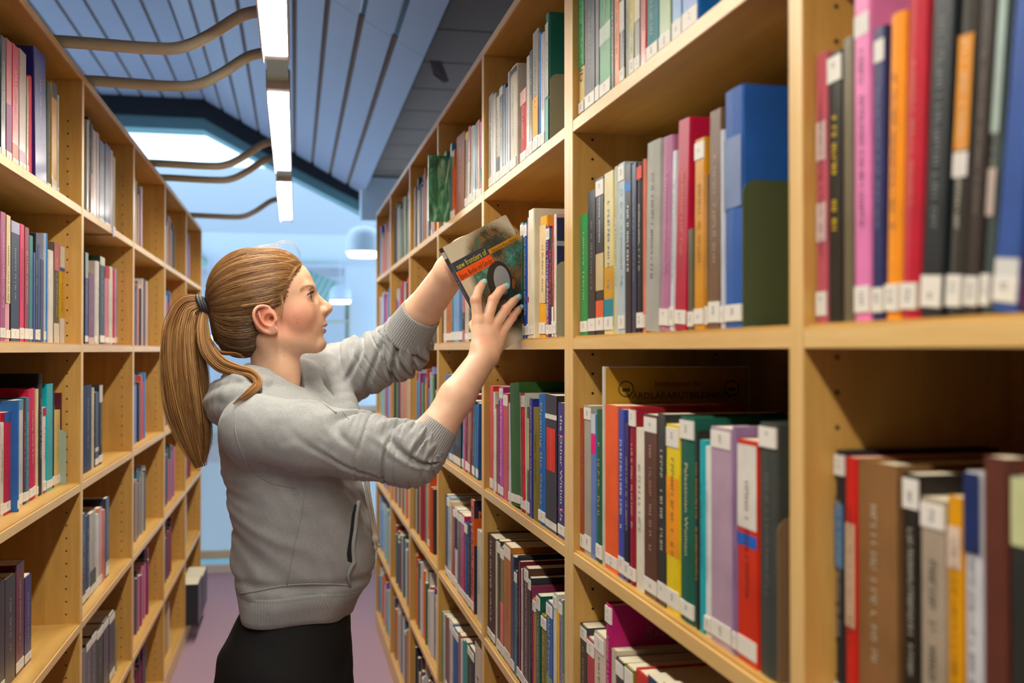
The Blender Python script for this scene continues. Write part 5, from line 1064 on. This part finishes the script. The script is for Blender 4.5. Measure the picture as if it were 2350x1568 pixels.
# ------------------------------------------------------------------ hoodie
def loft(rows):
    """rows: photo y, back x, front x, half width across, centre down the aisle -> table sorted by height"""
    t = []
    for (py, xb, xf, hw, yc) in rows:
        b, f = at(xb, py, yc), at(xf, py, yc); t.append([b[2], (b[0] + f[0]) / 2, (f[0] - b[0]) / 2, hw, yc])
    t = np.array(t)[::-1]
    zz = np.linspace(t[0, 0], t[-1, 0], 120); vals = lerp_rows(zz, t[:, 0], t[:, 1:])
    ker = np.hanning(11); ker /= ker.sum(); pad = np.pad(vals, ((5, 5), (0, 0)), 'edge'); vals = np.stack([np.convolve(pad[:, i], ker, 'valid') for i in range(4)], 1)
    return zz, vals
def loft_sdf(P, tab, e=2.3, top=None):
    zz, vals = tab; q = lerp_rows(P[:, 2], zz, vals).astype(F32)
    k = (np.abs((P[:, 0] - q[:, 0]) / q[:, 1]) ** e + np.abs((P[:, 1] - q[:, 3]) / q[:, 2]) ** e) ** (1 / e)
    d = (k - 1) * np.minimum(q[:, 1], q[:, 2])
    return np.maximum(d, np.maximum(P[:, 2] - F32(zz[-1]), F32(zz[0]) - P[:, 2]))
TORSO = loft([(868, 585, 660, .06, 2.21), (890, 545, 700, .10, 2.21), (915, 515, 742, .150, 2.21), (945, 503, 778, .182, 2.21), (1000, 501, 800, .19, 2.21), (1050, 505, 812, .185, 2.21), (1100, 514, 828, .18, 2.21), (1150, 525, 843, .175, 2.20), (1200, 530, 852, .172, 2.20), (1250, 532, 859, .17, 2.20), (1290, 533, 858, .17, 2.20), (1325, 538, 848, .168, 2.20), (1352, 545, 832, .163, 2.20), (1360, 550, 826, .155, 2.20)])
UA = (RE - RS); UAL = np.linalg.norm(UA); UAd = UA / UAL
CUFR0, CUFR1 = at(974, 1026, 1.95), at(1010, 976, 1.952)
CUFL0, CUFL1 = at(935, 768, 2.262), at(967, 718, 2.222)
ELB2 = at(946, 1042, 1.945)
def fold(P, a, b, cyc, amp, seed, lo=0., hi=1., swirl=.5):
    """ring folds along the limb a-b, strongest towards b: broad soft ridges, narrow valleys"""
    a, b = V3(a), V3(b); ab = b - a; L = float(np.linalg.norm(ab)); ab = ab / L; q = P - a; t = (q @ ab) / L; r = q - (q @ ab)[:, None] * ab
    rn = nrm(r) + F32(1e-6); c, s = r[:, 1] / rn, r[:, 2] / rn
    w = t * cyc + swirl * (.6 * s * math.cos(seed) + .8 * c * math.sin(seed * 1.7)) + .6 * noise1(t * cyc * .3 + .55 * s + .45 * c + 20, seed) + .12 * (2 * c * s) * math.cos(seed * 3)
    i = np.floor(w + .5); u = np.abs(w - i); dep = np.clip(.35 + 1.1 * noise1(i * 3.7 + .8 * c + .6 * s + 40, seed + 3), 0, 1.1)
    v = dep * (np.exp(-(u / .11) ** 2) - .25 * np.exp(-((u - .24) / .12) ** 2))
    return (amp * v * np.clip((t - lo) / (hi - lo), 0, 1) ** 1.2 * np.clip((1.5 - t) / .3, 0, 1)).astype(F32)
_near_l = smooth_path([hm(556, 868, -.05), hm(588, 862, -.066), hm(624, 872, -.070), hm(664, 896, -.062), hm(700, 922, -.045), hm(745, 950, -.030), hm(790, 975, -.018)], 3)
_far_l = smooth_path([hm(600, 850, .06), hm(660, 842, .07), hm(702, 850, .066), hm(716, 880, .05), hm(745, 920, .03), hm(792, 962, .0)], 3)
_far2 = smooth_path([hm(690, 838, .11), hm(740, 842, .12), hm(775, 890, .10), hm(800, 955, .06)], 3)
_hoodrolls = [(list(smooth_path([hm(*q) for q in pts], 3)), r) for pts, r in (
    ([(606, 862, -.062), (566, 858, -.052), (532, 872, -.02), (528, 872, .03), (570, 855, .065)], .018),
    ([(600, 884, -.085), (552, 880, -.082), (512, 896, -.03), (508, 898, .03), (560, 880, .09)], .024),
    ([(590, 902, -.105), (540, 908, -.105), (503, 922, -.035), (502, 922, .035), (560, 905, .11)], .026),
    ([(560, 925, -.115), (524, 934, -.09), (506, 944, -.02), (508, 944, .04)], .026),
    ([(580, 880, -.06), (545, 905, -.06), (530, 920, 0), (560, 905, .06)], .034))]
def hoodie_sdf(P):
    t = loft_sdf(P, TORSO)
    # drag creases from the armpit to the back hem and belly, soft
    z = P[:, 2]; x = P[:, 0]; ax_, az_ = at(640, 1110, 2.05)[[0, 2]]
    ang = np.arctan2(az_ - z, x - ax_ + .22); rr = np.hypot(az_ - z, x - ax_)
    cr = np.sin(ang * 12 + 1.3 * noise1(rr * 14 + 3, 5)) ** 3 * .0055 * np.clip(rr / .15, 0, 1) + .002 * noise1((x * 2 + z) * 28 + 11 * P[:, 1], 8)
    t = t + (cr * np.clip((az_ + .06 - z) / .08, 0, 1)).astype(F32)
    hemr = np.exp(-((z - at(600, 1350, 2.05)[2]) / .010) ** 2) * .005; t = t + hemr.astype(F32)
    # near sleeve
    s = chain(P, [RS, RS + UA * .35, RS + UA * .7, RE, ELB2, CUFR0], [.066, .065, .0605, .0575, .0555, .0415], .02)
    s = s + fold(P, RS + UA * .3, ELB2 + UAd * .03, 9.0, .0125, 2, .3, .9, 1.2) + fold(P, RS + UA * .45, ELB2 + UAd * .03, 13, .0045, 11, .2, .8, .9) + fold(P, RS, RE, 3.0, .010, 7, .0, .5, 2.4)
    d = smin(t, s, .028)
    # crease between sleeve and body
    # far sleeve
    LA = LE - LS
    s2 = chain(P, [LS, LS + LA * .5, LE, at(930, 785, 2.28), CUFL0], [.075, .064, .060, .057, .047], .02)
    s2 = s2 + fold(P, LS, CUFL0, 6.0, .0125, 4, .0, .5, 1.5) + fold(P, LS, CUFL0, 3.3, .010, 9, .0, .4, 2.6) + fold(P, LS, CUFL0, 12, .004, 12, .2, .8, 1.)
    d = smin(d, s2, .03)
    # shoulders and hood
    d = smin(d, cone(P, hm(612, 915, -.03), RS + np.array([0, .02, -.005]), .035, .055), .03)
    d = smin(d, cone(P, hm(640, 890, .03), LS, .05, .07), .03)
    hood = None
    for pth, r in _hoodrolls:
        e_ = chain(P, pth, [r] * len(pth), .004); hood = e_ if hood is None else smin(hood, e_, .0045)
    hood = hood + (.003 * noise1(P[:, 2] * 45 + P[:, 0] * 60 + 40 * P[:, 1] + 90, 2)).astype(F32)
    d = smin(d, hood, .006)
    near_l = _near_l
    d = smin(d, chain(P, list(near_l), list(np.linspace(.016, .013, len(near_l))), .004), .010)
    far_l = _far_l
    d = smin(d, chain(P, list(far_l), list(np.linspace(.016, .020, len(far_l))), .004), .010)
    far2 = _far2; d = smin(d, chain(P, list(far2), [.03] * len(far2), .004), .016)
    # neck opening
    d = smax(d, -chain(P, [hm(640, 800, 0), hm(640, 880, 0), hm(664, 925, -.0)], [.054, .052, .030], .01), .008)
    fine = .0011 * noise1(P[:, 0] * 75 + 30 * P[:, 2] + 50, 1) * noise1(P[:, 2] * 60 + 40 * P[:, 1] + 50, 6); d = d + fine.astype(F32)
    return d.astype(F32)
cv, cf = surface_net(hoodie_sdf, axis((-.36, .0028), .36), axis((1.85, .0028), 2.50), axis((.93, .0028), 1.53))
knit, nt, b_ = new_mat('hoodie_heather_jersey')
tc = node(nt, 'ShaderNodeTexCoord'); mp = node(nt, 'ShaderNodeMapping'); mp.inputs['Scale'].default_value = (420, 420, 1600); n1 = node(nt, 'ShaderNodeTexNoise', Scale=1.0, Detail=3.0); n2 = node(nt, 'ShaderNodeTexNoise', Scale=22.0, Detail=4.0)
lnk(nt, tc.outputs['Object'], mp.inputs['Vector']); lnk(nt, mp.outputs['Vector'], n1.inputs['Vector']); lnk(nt, tc.outputs['Object'], n2.inputs['Vector'])
ad = node(nt, 'ShaderNodeMath', operation='MULTIPLY_ADD'); ad.inputs[1].default_value = .3; lnk(nt, n2.outputs['Fac'], ad.inputs[0]); lnk(nt, n1.outputs['Fac'], ad.inputs[2])
rp = node(nt, 'ShaderNodeValToRGB'); rp.color_ramp.elements[0].position = .42; rp.color_ramp.elements[1].position = .88; rp.color_ramp.elements[0].color = (*S(138, 140, 140), 1); rp.color_ramp.elements[1].color = (*S(176, 178, 179), 1)
lnk(nt, ad.outputs[0], rp.inputs[0]); lnk(nt, rp.outputs['Color'], b_.inputs['Base Color']); b_.inputs['Roughness'].default_value = .92; b_.inputs['Sheen Weight'].default_value = .15; b_.inputs['Specular IOR Level'].default_value = .15
bp = node(nt, 'ShaderNodeBump', Strength=.12, Distance=.0006); lnk(nt, n1.outputs['Fac'], bp.inputs['Height']); lnk(nt, bp.outputs['Normal'], b_.inputs['Normal'])
hood_o = wput('hoodie', np_mesh('hoodie', cv, cf, knit))
# ribbed cuffs and waistband
def rib_ring(name, rings, nr, amp, mat, thick=.004):
    """rings: list of (centre, u, v, ru, rv); ribs run along the ring axis"""
    n = nr * 4; v = []; k = len(rings)
    for (c, u, w, ru, rv) in rings:
        for j in range(n):
            a = 2 * math.pi * j / n; m_ = 1 + amp * (math.sin(j / 4 * 2 * math.pi)); v.append(np.asarray(c) + np.asarray(u) * math.cos(a) * (ru + (m_ - 1)) + np.asarray(w) * math.sin(a) * (rv + (m_ - 1)))
    f = [(i * n + j, i * n + (j + 1) % n, (i + 1) * n + (j + 1) % n, (i + 1) * n + j) for i in range(k - 1) for j in range(n)]
    o_ = wput(name, np_mesh(name, np.array(v), np.array(f), mat), None); o_.parent = hood_o; o_.matrix_parent_inverse = Matrix.Identity(4); return o_
def cuff(c0, c1, r0, r1):
    d = c1 - c0; L = np.linalg.norm(d); d /= L; u = np.cross(d, [0, 1., 0]); u /= np.linalg.norm(u); w = np.cross(d, u); R = []
    for t, r in ((0, r0 * .98), (.06, r0 * 1.03), (.12, r0 * 1.0), (.5, (r0 + r1) / 2), (.93, r1), (1.0, r1 * .985), (1.0, r1 * .93), (.8, r1 * .92)): R.append((c0 + d * L * t, u, w, r, r))
    rib_ring('cuff', R, 56, .0009, knit)
cuff(at(968, 1034, 1.949), CUFR1, .0470, .0375)
cuff(at(930, 776, 2.266), CUFL1, .0520, .0440)
HEM = loft([(1342, 543, 838, .167, 2.20), (1352, 546, 832, .166, 2.20), (1375, 550, 819, .16, 2.20), (1400, 553, 808, .152, 2.20), (1412, 556, 803, .148, 2.20)])
def hem_ring():
    n = 360; v = []; rows = []
    for i, (t, off) in enumerate([(1, -.004), (.97, .003), (.9, .001), (.85, .003), (.5, .002), (.2, .0015), (.02, .001), (0, -.002), (.1, -.006)]):
        z = HEM[0][0] + (HEM[0][-1] - HEM[0][0]) * t; q = lerp_rows(np.array([z]), HEM[0], HEM[1])[0]
        for j in range(n):
            a = 2 * math.pi * j / n; rb = off + .0006 * math.sin(j * math.pi / 1.5); c, s = math.cos(a), math.sin(a); e = 2 / 2.3
            wave = .004 * math.sin(a * 5 + 1) * (1 - t) + .006 * math.sin(2 * a + .5) * (1 - t)
            # hem rises a little at the side
            v.append((q[0] + (q[1] + rb + wave) * math.copysign(abs(c) ** e, c), q[3] + (q[2] + rb + wave) * math.copysign(abs(s) ** e, s), z + .010 * math.exp(-((a - 4.9) / .5) ** 2)))
        rows.append(i)
    k = len(rows); f = [(i * n + j, (i + 1) * n + j, (i + 1) * n + (j + 1) % n, i * n + (j + 1) % n) for i in range(k - 1) for j in range(n)]
    o_ = wput('waistband', np_mesh('waistband', np.array(v), np.array(f), knit)); o_.parent = hood_o; o_.matrix_parent_inverse = Matrix.Identity(4)
hem_ring()
from mathutils.bvhtree import BVHTree
_bvh = BVHTree.FromPolygons([Vector(p) for p in cv], [tuple(q) for q in cf.tolist()])
def at_surf(px, py, off):
    """point on the near side of the hoodie seen at a photo pixel"""
    d = Vector(FWD * FPX + RGT * (px - 1175) + UPV * (784 - py)).normalized(); hit, n_, _, _ = _bvh.ray_cast(Vector((0, 0, EYE)), d)
    return np.array(hit) + np.array(n_) * off if hit is not None else at(px, py, 2.06)
# locks that fall from the ponytail over the hood
def on_hood(pts): return [hm(*p) if len(p) == 3 and p[2] > -1 else at_surf(p[0], p[1], .008) for p in pts]
pony(on_hood([(470, 712, -.01), (466, 752, -.02), (476, 800, -.035), (508, 836, -.06), (548, 850, -.085), (578, 866, -9), (588, 888, -9), (572, 912, -9), (540, 934, -9)]), np.array([8, 12, 15, 15, 12, 10, 9, 7, 3]) * PX, 300, 'shoulder_lock', .15, 1, parent=ptail)
pony([hm(478, 770, -.02), hm(505, 806, -.04), hm(545, 812, -.05), hm(566, 822, -.06)], np.array([8, 7, 5, 2]) * PX, 70, 'shoulder_lock', 0, .5, parent=ptail)
# pocket mouth: dark patch painting in the pocket's inner shade between body and edge, pocket edge rolled outwards
pocket_shade = plain('pocket_shade_black', S(26, 25, 25), .9); cream = plain('drawstring_cotton', S(196, 188, 172), .9, bump=.5, bscale=700)
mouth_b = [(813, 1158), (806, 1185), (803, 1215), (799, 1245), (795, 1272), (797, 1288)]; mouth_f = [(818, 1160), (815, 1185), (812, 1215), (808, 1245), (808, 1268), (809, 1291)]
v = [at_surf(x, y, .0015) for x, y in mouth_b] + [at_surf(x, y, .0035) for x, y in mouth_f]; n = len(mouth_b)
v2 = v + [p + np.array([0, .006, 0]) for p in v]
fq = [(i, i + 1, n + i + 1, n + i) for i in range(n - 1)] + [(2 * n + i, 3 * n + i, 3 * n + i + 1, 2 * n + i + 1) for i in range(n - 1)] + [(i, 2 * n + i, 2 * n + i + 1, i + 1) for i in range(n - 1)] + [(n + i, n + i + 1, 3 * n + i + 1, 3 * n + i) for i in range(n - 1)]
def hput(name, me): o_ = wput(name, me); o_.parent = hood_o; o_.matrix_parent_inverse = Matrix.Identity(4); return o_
hput('pocket_opening', np_mesh('pocket_opening', np.array(v2), np.array(fq), pocket_shade))
pe = smooth_path([at_surf(x, y, .004) for x, y in [(819, 1152)] + mouth_f + [(803, 1300), (796, 1320), (800, 1345)]], 4); vv, ff = tube(pe, np.concatenate([np.full(len(pe) - 8, .0042), np.linspace(.0042, .002, 8)]), 8); hput('pocket_edge', mesh('pocket_edge', vv, ff, knit, True))
for name, pts in (('shoulder_seam', [(541, 945), (540, 985), (551, 1030), (575, 1075), (620, 1107), (680, 1121)]), ('side_seam', [(700, 1130), (690, 1190), (676, 1250), (664, 1310), (658, 1342)]), ('waist_seam', [(552, 1362), (590, 1357), (640, 1346), (700, 1340), (770, 1341), (805, 1345)])):
    pp_ = smooth_path([(x, y, 0) for x, y in pts], 9); pe = np.array([at_surf(p[0], p[1], .0009) for p in pp_]); vv, ff = tube(pe, .0011 if name != 'waist_seam' else .0017, 6); hput(name, mesh(name, vv, ff, knit, True))
for name, pts, r_, mt in (('zipper_tape', [(697, 866), (706, 884), (722, 906), (748, 930), (772, 948)], .0020, knit), ('lapel_seam', [(742, 836), (752, 868), (766, 905), (784, 940), (800, 962)], .0011, knit)):
    pp_ = smooth_path([(x, y, 0) for x, y in pts], 7); pe = np.array([at_surf(p[0], p[1], .0004) for p in pp_]); vv, ff = tube(pe, r_, 6); hput(name, mesh(name, vv, ff, mt, True))
for off, tip in ((0, (862, 1262)), (8, (872, 1256))):
    dpt = [at(836 + off, 1095, 2.12), at(841 + off * .8, 1130, 2.115), at(848 + off * .8, 1170, 2.112), at(855 + off * .7, 1210, 2.112), at(860 + off * .5, 1238, 2.112), at(*tip, 2.112)]
    pth = smooth_path(dpt, 5); rd = np.full(len(pth), .0028); rd[-7:-4] = .0052; rd[-3:] = .0036; vv, ff = tube(pth, rd, 8); hput('drawstring', mesh('drawstring', vv, ff, cream, True))

# ------------------------------------------------------------------ trousers and shoes
black = plain('trousers_black_jersey', S(30, 30, 31), .85, spec=.2, bump=.2, bscale=500)
HIP = loft([(1360, 566, 800, .135, 2.20), (1400, 556, 803, .142, 2.20), (1440, 534, 806, .155, 2.20), (1480, 513, 806, .165, 2.20), (1510, 500, 806, .17, 2.20), (1545, 491, 812, .172, 2.20), (1575, 487, 814, .172, 2.20), (1640, 492, 806, .17, 2.20)])
zk = 0.46
def trouser_sdf(P):
    d = loft_sdf(P, HIP, 2.1)
    hz = HIP[0][0] + .03; hx_m = float(HIP[1][0][0])
    for s, kx, ax__ in ((-1, .035, .0), (1, .06, .03)):
        d = smin(d, chain(P, [(hx_m - .005, 2.2 + s * .085, hz + .07), (hx_m + kx * .4, 2.2 + s * .085, hz - .12), (hx_m + kx * .6, 2.2 + s * .08, zk), (hx_m + ax__ - .01, 2.2 + s * .08, .10)], [.088, .080, .058, .042], .02), .03)
    w = .0035 * np.sin(P[:, 2] * 60 + 3 * noise1(P[:, 0] * 20 + P[:, 1] * 12, 4)) * np.clip((.95 - P[:, 2]) / .2, 0, 1)
    return (d + w).astype(F32)
tv_, tf_ = surface_net(trouser_sdf, axis((-.3, .006), .2), axis((2.0, .006), 2.42), axis((.04, .008), (.6, .005), 1.02))
wput('trousers', np_mesh('trousers', tv_, tf_, black))
shoe = plain('shoe_dark_leather', S(36, 34, 34), .5); sole = plain('shoe_sole_white', S(210, 206, 198), .7)
hx_m = float(HIP[1][0][0])
for s, dx in ((-1, 0), (1, .03)):
    def shoe_sdf(P, c=np.array([hx_m + dx, 2.2 + s * .08, 0])):
        d = smin(cone(P, c + [-.04, 0, .05], c + [.12, 0, .038], .042, .034), cone(P, c + [-.03, 0, .06], c + [-.02, 0, .12], .043, .045), .03)
        return np.maximum(d, F32(.018) - P[:, 2])
    c = (hx_m + dx, 2.2 + s * .08); v, f = surface_net(shoe_sdf, axis((c[0] - .12, .006), c[0] + .2), axis((c[1] - .08, .006), c[1] + .08), axis((.0, .006), .19), slack=2.)
    so = wput('shoe', np_mesh('shoe', v, f, shoe))
    def sole_sdf(P, c=np.array([c[0], c[1], 0])): return np.maximum(np.minimum(cone(P * [1, 1, 0], c + [-.04, 0, 0], c + [.12, 0, 0], .046, .038), 9).astype(F32), np.maximum(P[:, 2] - F32(.0195), F32(.001) - P[:, 2]))
    v, f = surface_net(sole_sdf, axis((c[0] - .12, .005), c[0] + .2), axis((c[1] - .08, .005), c[1] + .08), axis((-.006, .003), .03), slack=2.5)
    o_ = wput('sole', np_mesh('sole', v, f, sole)); o_.parent = so; o_.matrix_parent_inverse = Matrix.Identity(4)

# ------------------------------------------------------------------ the book in her hands
hb = bpy.data.objects.new('book', None); link(hb)
mw = Matrix(((BU[0], BN[0], -BV[0], 0), (BU[1], BN[1], -BV[1], 0), (BU[2], BN[2], -BV[2], 0), (0, 0, 0, 1))); org = BTL + BV * BH
mw.translation = Vector(org); hb.matrix_world = mw
tag(hb, 'paperback with a dark furry ellipse on its cream cover held by the woman', 'book')
# local axes: x along the cover from the spine, y into the book, z up the spine; the front cover is y = 0
art, nt, b_ = new_mat('printed_cover_art')
tc = node(nt, 'ShaderNodeTexCoord'); sp = node(nt, 'ShaderNodeMapping'); sp.inputs['Location'].default_value = (-.098, 0, -.118); 
lnk(nt, tc.outputs['Object'], sp.inputs['Vector']); sc_ = node(nt, 'ShaderNodeMapping'); sc_.inputs['Rotation'].default_value = (0, math.radians(16), 0); sc_.inputs['Scale'].default_value = (1 / .078, 0, 1 / .122); lnk(nt, sp.outputs['Vector'], sc_.inputs['Vector'])
ln = node(nt, 'ShaderNodeVectorMath', operation='LENGTH'); lnk(nt, sc_.outputs['Vector'], ln.inputs[0])
mf = node(nt, 'ShaderNodeMapping'); mf.inputs['Rotation'].default_value = (0, math.radians(40), 0); mf.inputs['Scale'].default_value = (420, 1, 110); lnk(nt, tc.outputs['Object'], mf.inputs['Vector']); fur = node(nt, 'ShaderNodeTexNoise', Scale=1.0, Detail=5.0, Distortion=1.2); lnk(nt, mf.outputs['Vector'], fur.inputs['Vector'])
big = node(nt, 'ShaderNodeTexNoise', Scale=17.0, Detail=2.0); lnk(nt, tc.outputs['Object'], big.inputs['Vector'])
cr1 = node(nt, 'ShaderNodeValToRGB'); el_ = cr1.color_ramp.elements; el_[0].position = .36; el_[0].color = (*S(34, 36, 30), 1); el_[1].position = .62; el_[1].color = (*S(44, 104, 92), 1)
for p_, c_ in ((.46, S(58, 66, 44)), (.53, S(150, 96, 44)), (.57, S(70, 88, 60)), (.72, S(110, 160, 140))): e_ = el_.new(p_); e_.color = (*c_, 1)
ad = node(nt, 'ShaderNodeMath', operation='MULTIPLY_ADD'); ad.inputs[1].default_value = .45; sb = node(nt, 'ShaderNodeMath', operation='SUBTRACT'); sb.inputs[1].default_value = .5; lnk(nt, fur.outputs['Fac'], sb.inputs[0]); lnk(nt, sb.outputs[0], ad.inputs[0]); lnk(nt, big.outputs['Fac'], ad.inputs[2]); lnk(nt, ad.outputs[0], cr1.inputs[0])
e2 = node(nt, 'ShaderNodeMath', operation='MULTIPLY_ADD'); e2.inputs[1].default_value = .12; lnk(nt, sb.outputs[0], e2.inputs[0]); lnk(nt, ln.outputs['Value'], e2.inputs[2])
mk = node(nt, 'ShaderNodeMapRange'); mk.inputs['From Min'].default_value = .88; mk.inputs['From Max'].default_value = 1.08; lnk(nt, e2.outputs[0], mk.inputs['Value'])
mx = node(nt, 'ShaderNodeMix', data_type='RGBA'); lnk(nt, mk.outputs['Result'], mx.inputs[0]); lnk(nt, cr1.outputs['Color'], mx.inputs[6]); mx.inputs[7].default_value = (*S(206, 196, 172), 1); lnk(nt, mx.outputs[2], b_.inputs['Base Color'])
b_.inputs['Roughness'].default_value = .4
def hob(name, v, f, m_, col=None, parent=hb): o_ = obj(name, v, f, m_, parent); (colour(o_, col) if col else None); return o_
def slab(name, y0, y1, m_, col=None, r=.006):
    pts = [(0, 0), (BW - r, 0)] + [(BW - r + r * math.sin(a), r - r * math.cos(a)) for a in np.linspace(0, math.pi / 2, 6)[1:]] + [(BW - r + r * math.cos(a), BH - r + r * math.sin(a)) for a in np.linspace(0, math.pi / 2, 6)] + [(0, BH)]
    k = len(pts); v = [(p[0], y, p[1]) for y in (y0, y1) for p in pts]; return hob(name, v, [tuple(range(k)), tuple(range(2 * k - 1, k - 1, -1))] + [(i, k + i, k + (i + 1) % k, (i + 1) % k) for i in range(k)], m_, col)
slab('front_cover', 0, .0006, art); slab('back_cover', BT - .0006, BT, M['cover_gloss'], 'cfc6ae')
hob('page_block', boxv(.0006, BW - .0008, .0006, BT - .0006, .0006, BH - .0006), BOXF, M['pages'])
spn = hob('spine', boxv(-.0006, .0006, 0, BT, 0, BH), BOXF, M['cover_gloss'], '3c3a48')
u_ = .163 / 700
def cl(a, b): return (a * u_ * 1.0, BH - b * u_)
def rect(name, a0, a1, b0, b1, col, lay=1): (x0, z1), (x1, z0) = cl(a0, b0), cl(a1, b1); return hob(name, [(x0, -.0002 * lay, z0), (x1, -.0002 * lay, z0), (x1, -.0002 * lay, z1), (x0, -.0002 * lay, z1)], _quad, M['ink'], col)
def ctext(name, txt, a, b, size, col, fit=None):
    mb = MB(); v, f, w, _ = text_mesh(txt, 1.0); s_ = size * u_
    sx = (fit * u_ / w) if fit else s_
    x, z = cl(a, b); mb.add([(x + p[0] * sx, -.0007, z + p[1] * s_) for p in v], f); hob(name, mb.v, mb.f, M['ink'], col)
rect('title_panel', 2, 374, 155, 240, '363c48'); rect('subtitle_panel', 4, 376, 240, 326, 'e0622c'); rect('editor_panel', 374, 698, 199, 243, 'c08c34')
ctext('title_lettering', 'new frontiers of', 190, 203, 74, 'd8d060', 320); ctext('subtitle_lettering', 'Space, Bodies and Gender', 190, 290, 66, '2c2420', 352); ctext('editor_lettering', 'Edited by Rosa Ainley', 540, 225, 38, '3a2c14', 270)
def disc(name, a, b, ra, rb, rot, col, lay):
    pts = []
    for t in np.linspace(0, 2 * math.pi, 40, endpoint=False):
        da, db = ra * math.cos(t), rb * math.sin(t); q = math.radians(rot); x, z = cl(a + da * math.cos(q) - db * math.sin(q), b + da * math.sin(q) + db * math.cos(q)); pts.append((x, -.0002 * lay, z))
    hob(name, pts, [tuple(range(40))[::-1]], M['ink'], col)
disc('dark_ring_print', 338, 480, 122, 172, 22, '2a2620', 1); disc('glow_print', 441, 560, 14, 48, 30, '8a5228', 2); disc('ellipse_print', 357, 485, 78, 128, 22, '8e9294', 3)
zp = lambda x, y: cl(.8786 * (x - 75) - .4786 * (y - 435), .4786 * (x - 75) + .8786 * (y - 435))
hob('shard_print', [(zp(*p)[0], -.0009, zp(*p)[1]) for p in ((634, 742), (662, 712), (747, 838), (736, 884), (690, 902), (655, 898), (682, 802))], [(0, 1, 2, 3, 4, 5, 6)], M['ink'], '24443c')
mb = MB(); flat_text(mb, 'new frontiers of', .0115, lambda p, q: (-.0009, BT / 2 - q, BH * .62 - p)); hob('spine_lettering', mb.v, mb.f, M['ink'], 'a8a4b4', spn)
hob('spine_band', boxv(-.0008, .0003, .0003, BT - .0003, BH * .12, BH * .36), BOXF, M['ink'], 'd05a2c', spn); hob('spine_label', boxv(-.0008, .0003, .0005, BT - .0005, BH * .9, BH * .96), BOXF, M['sticker'], None, spn)
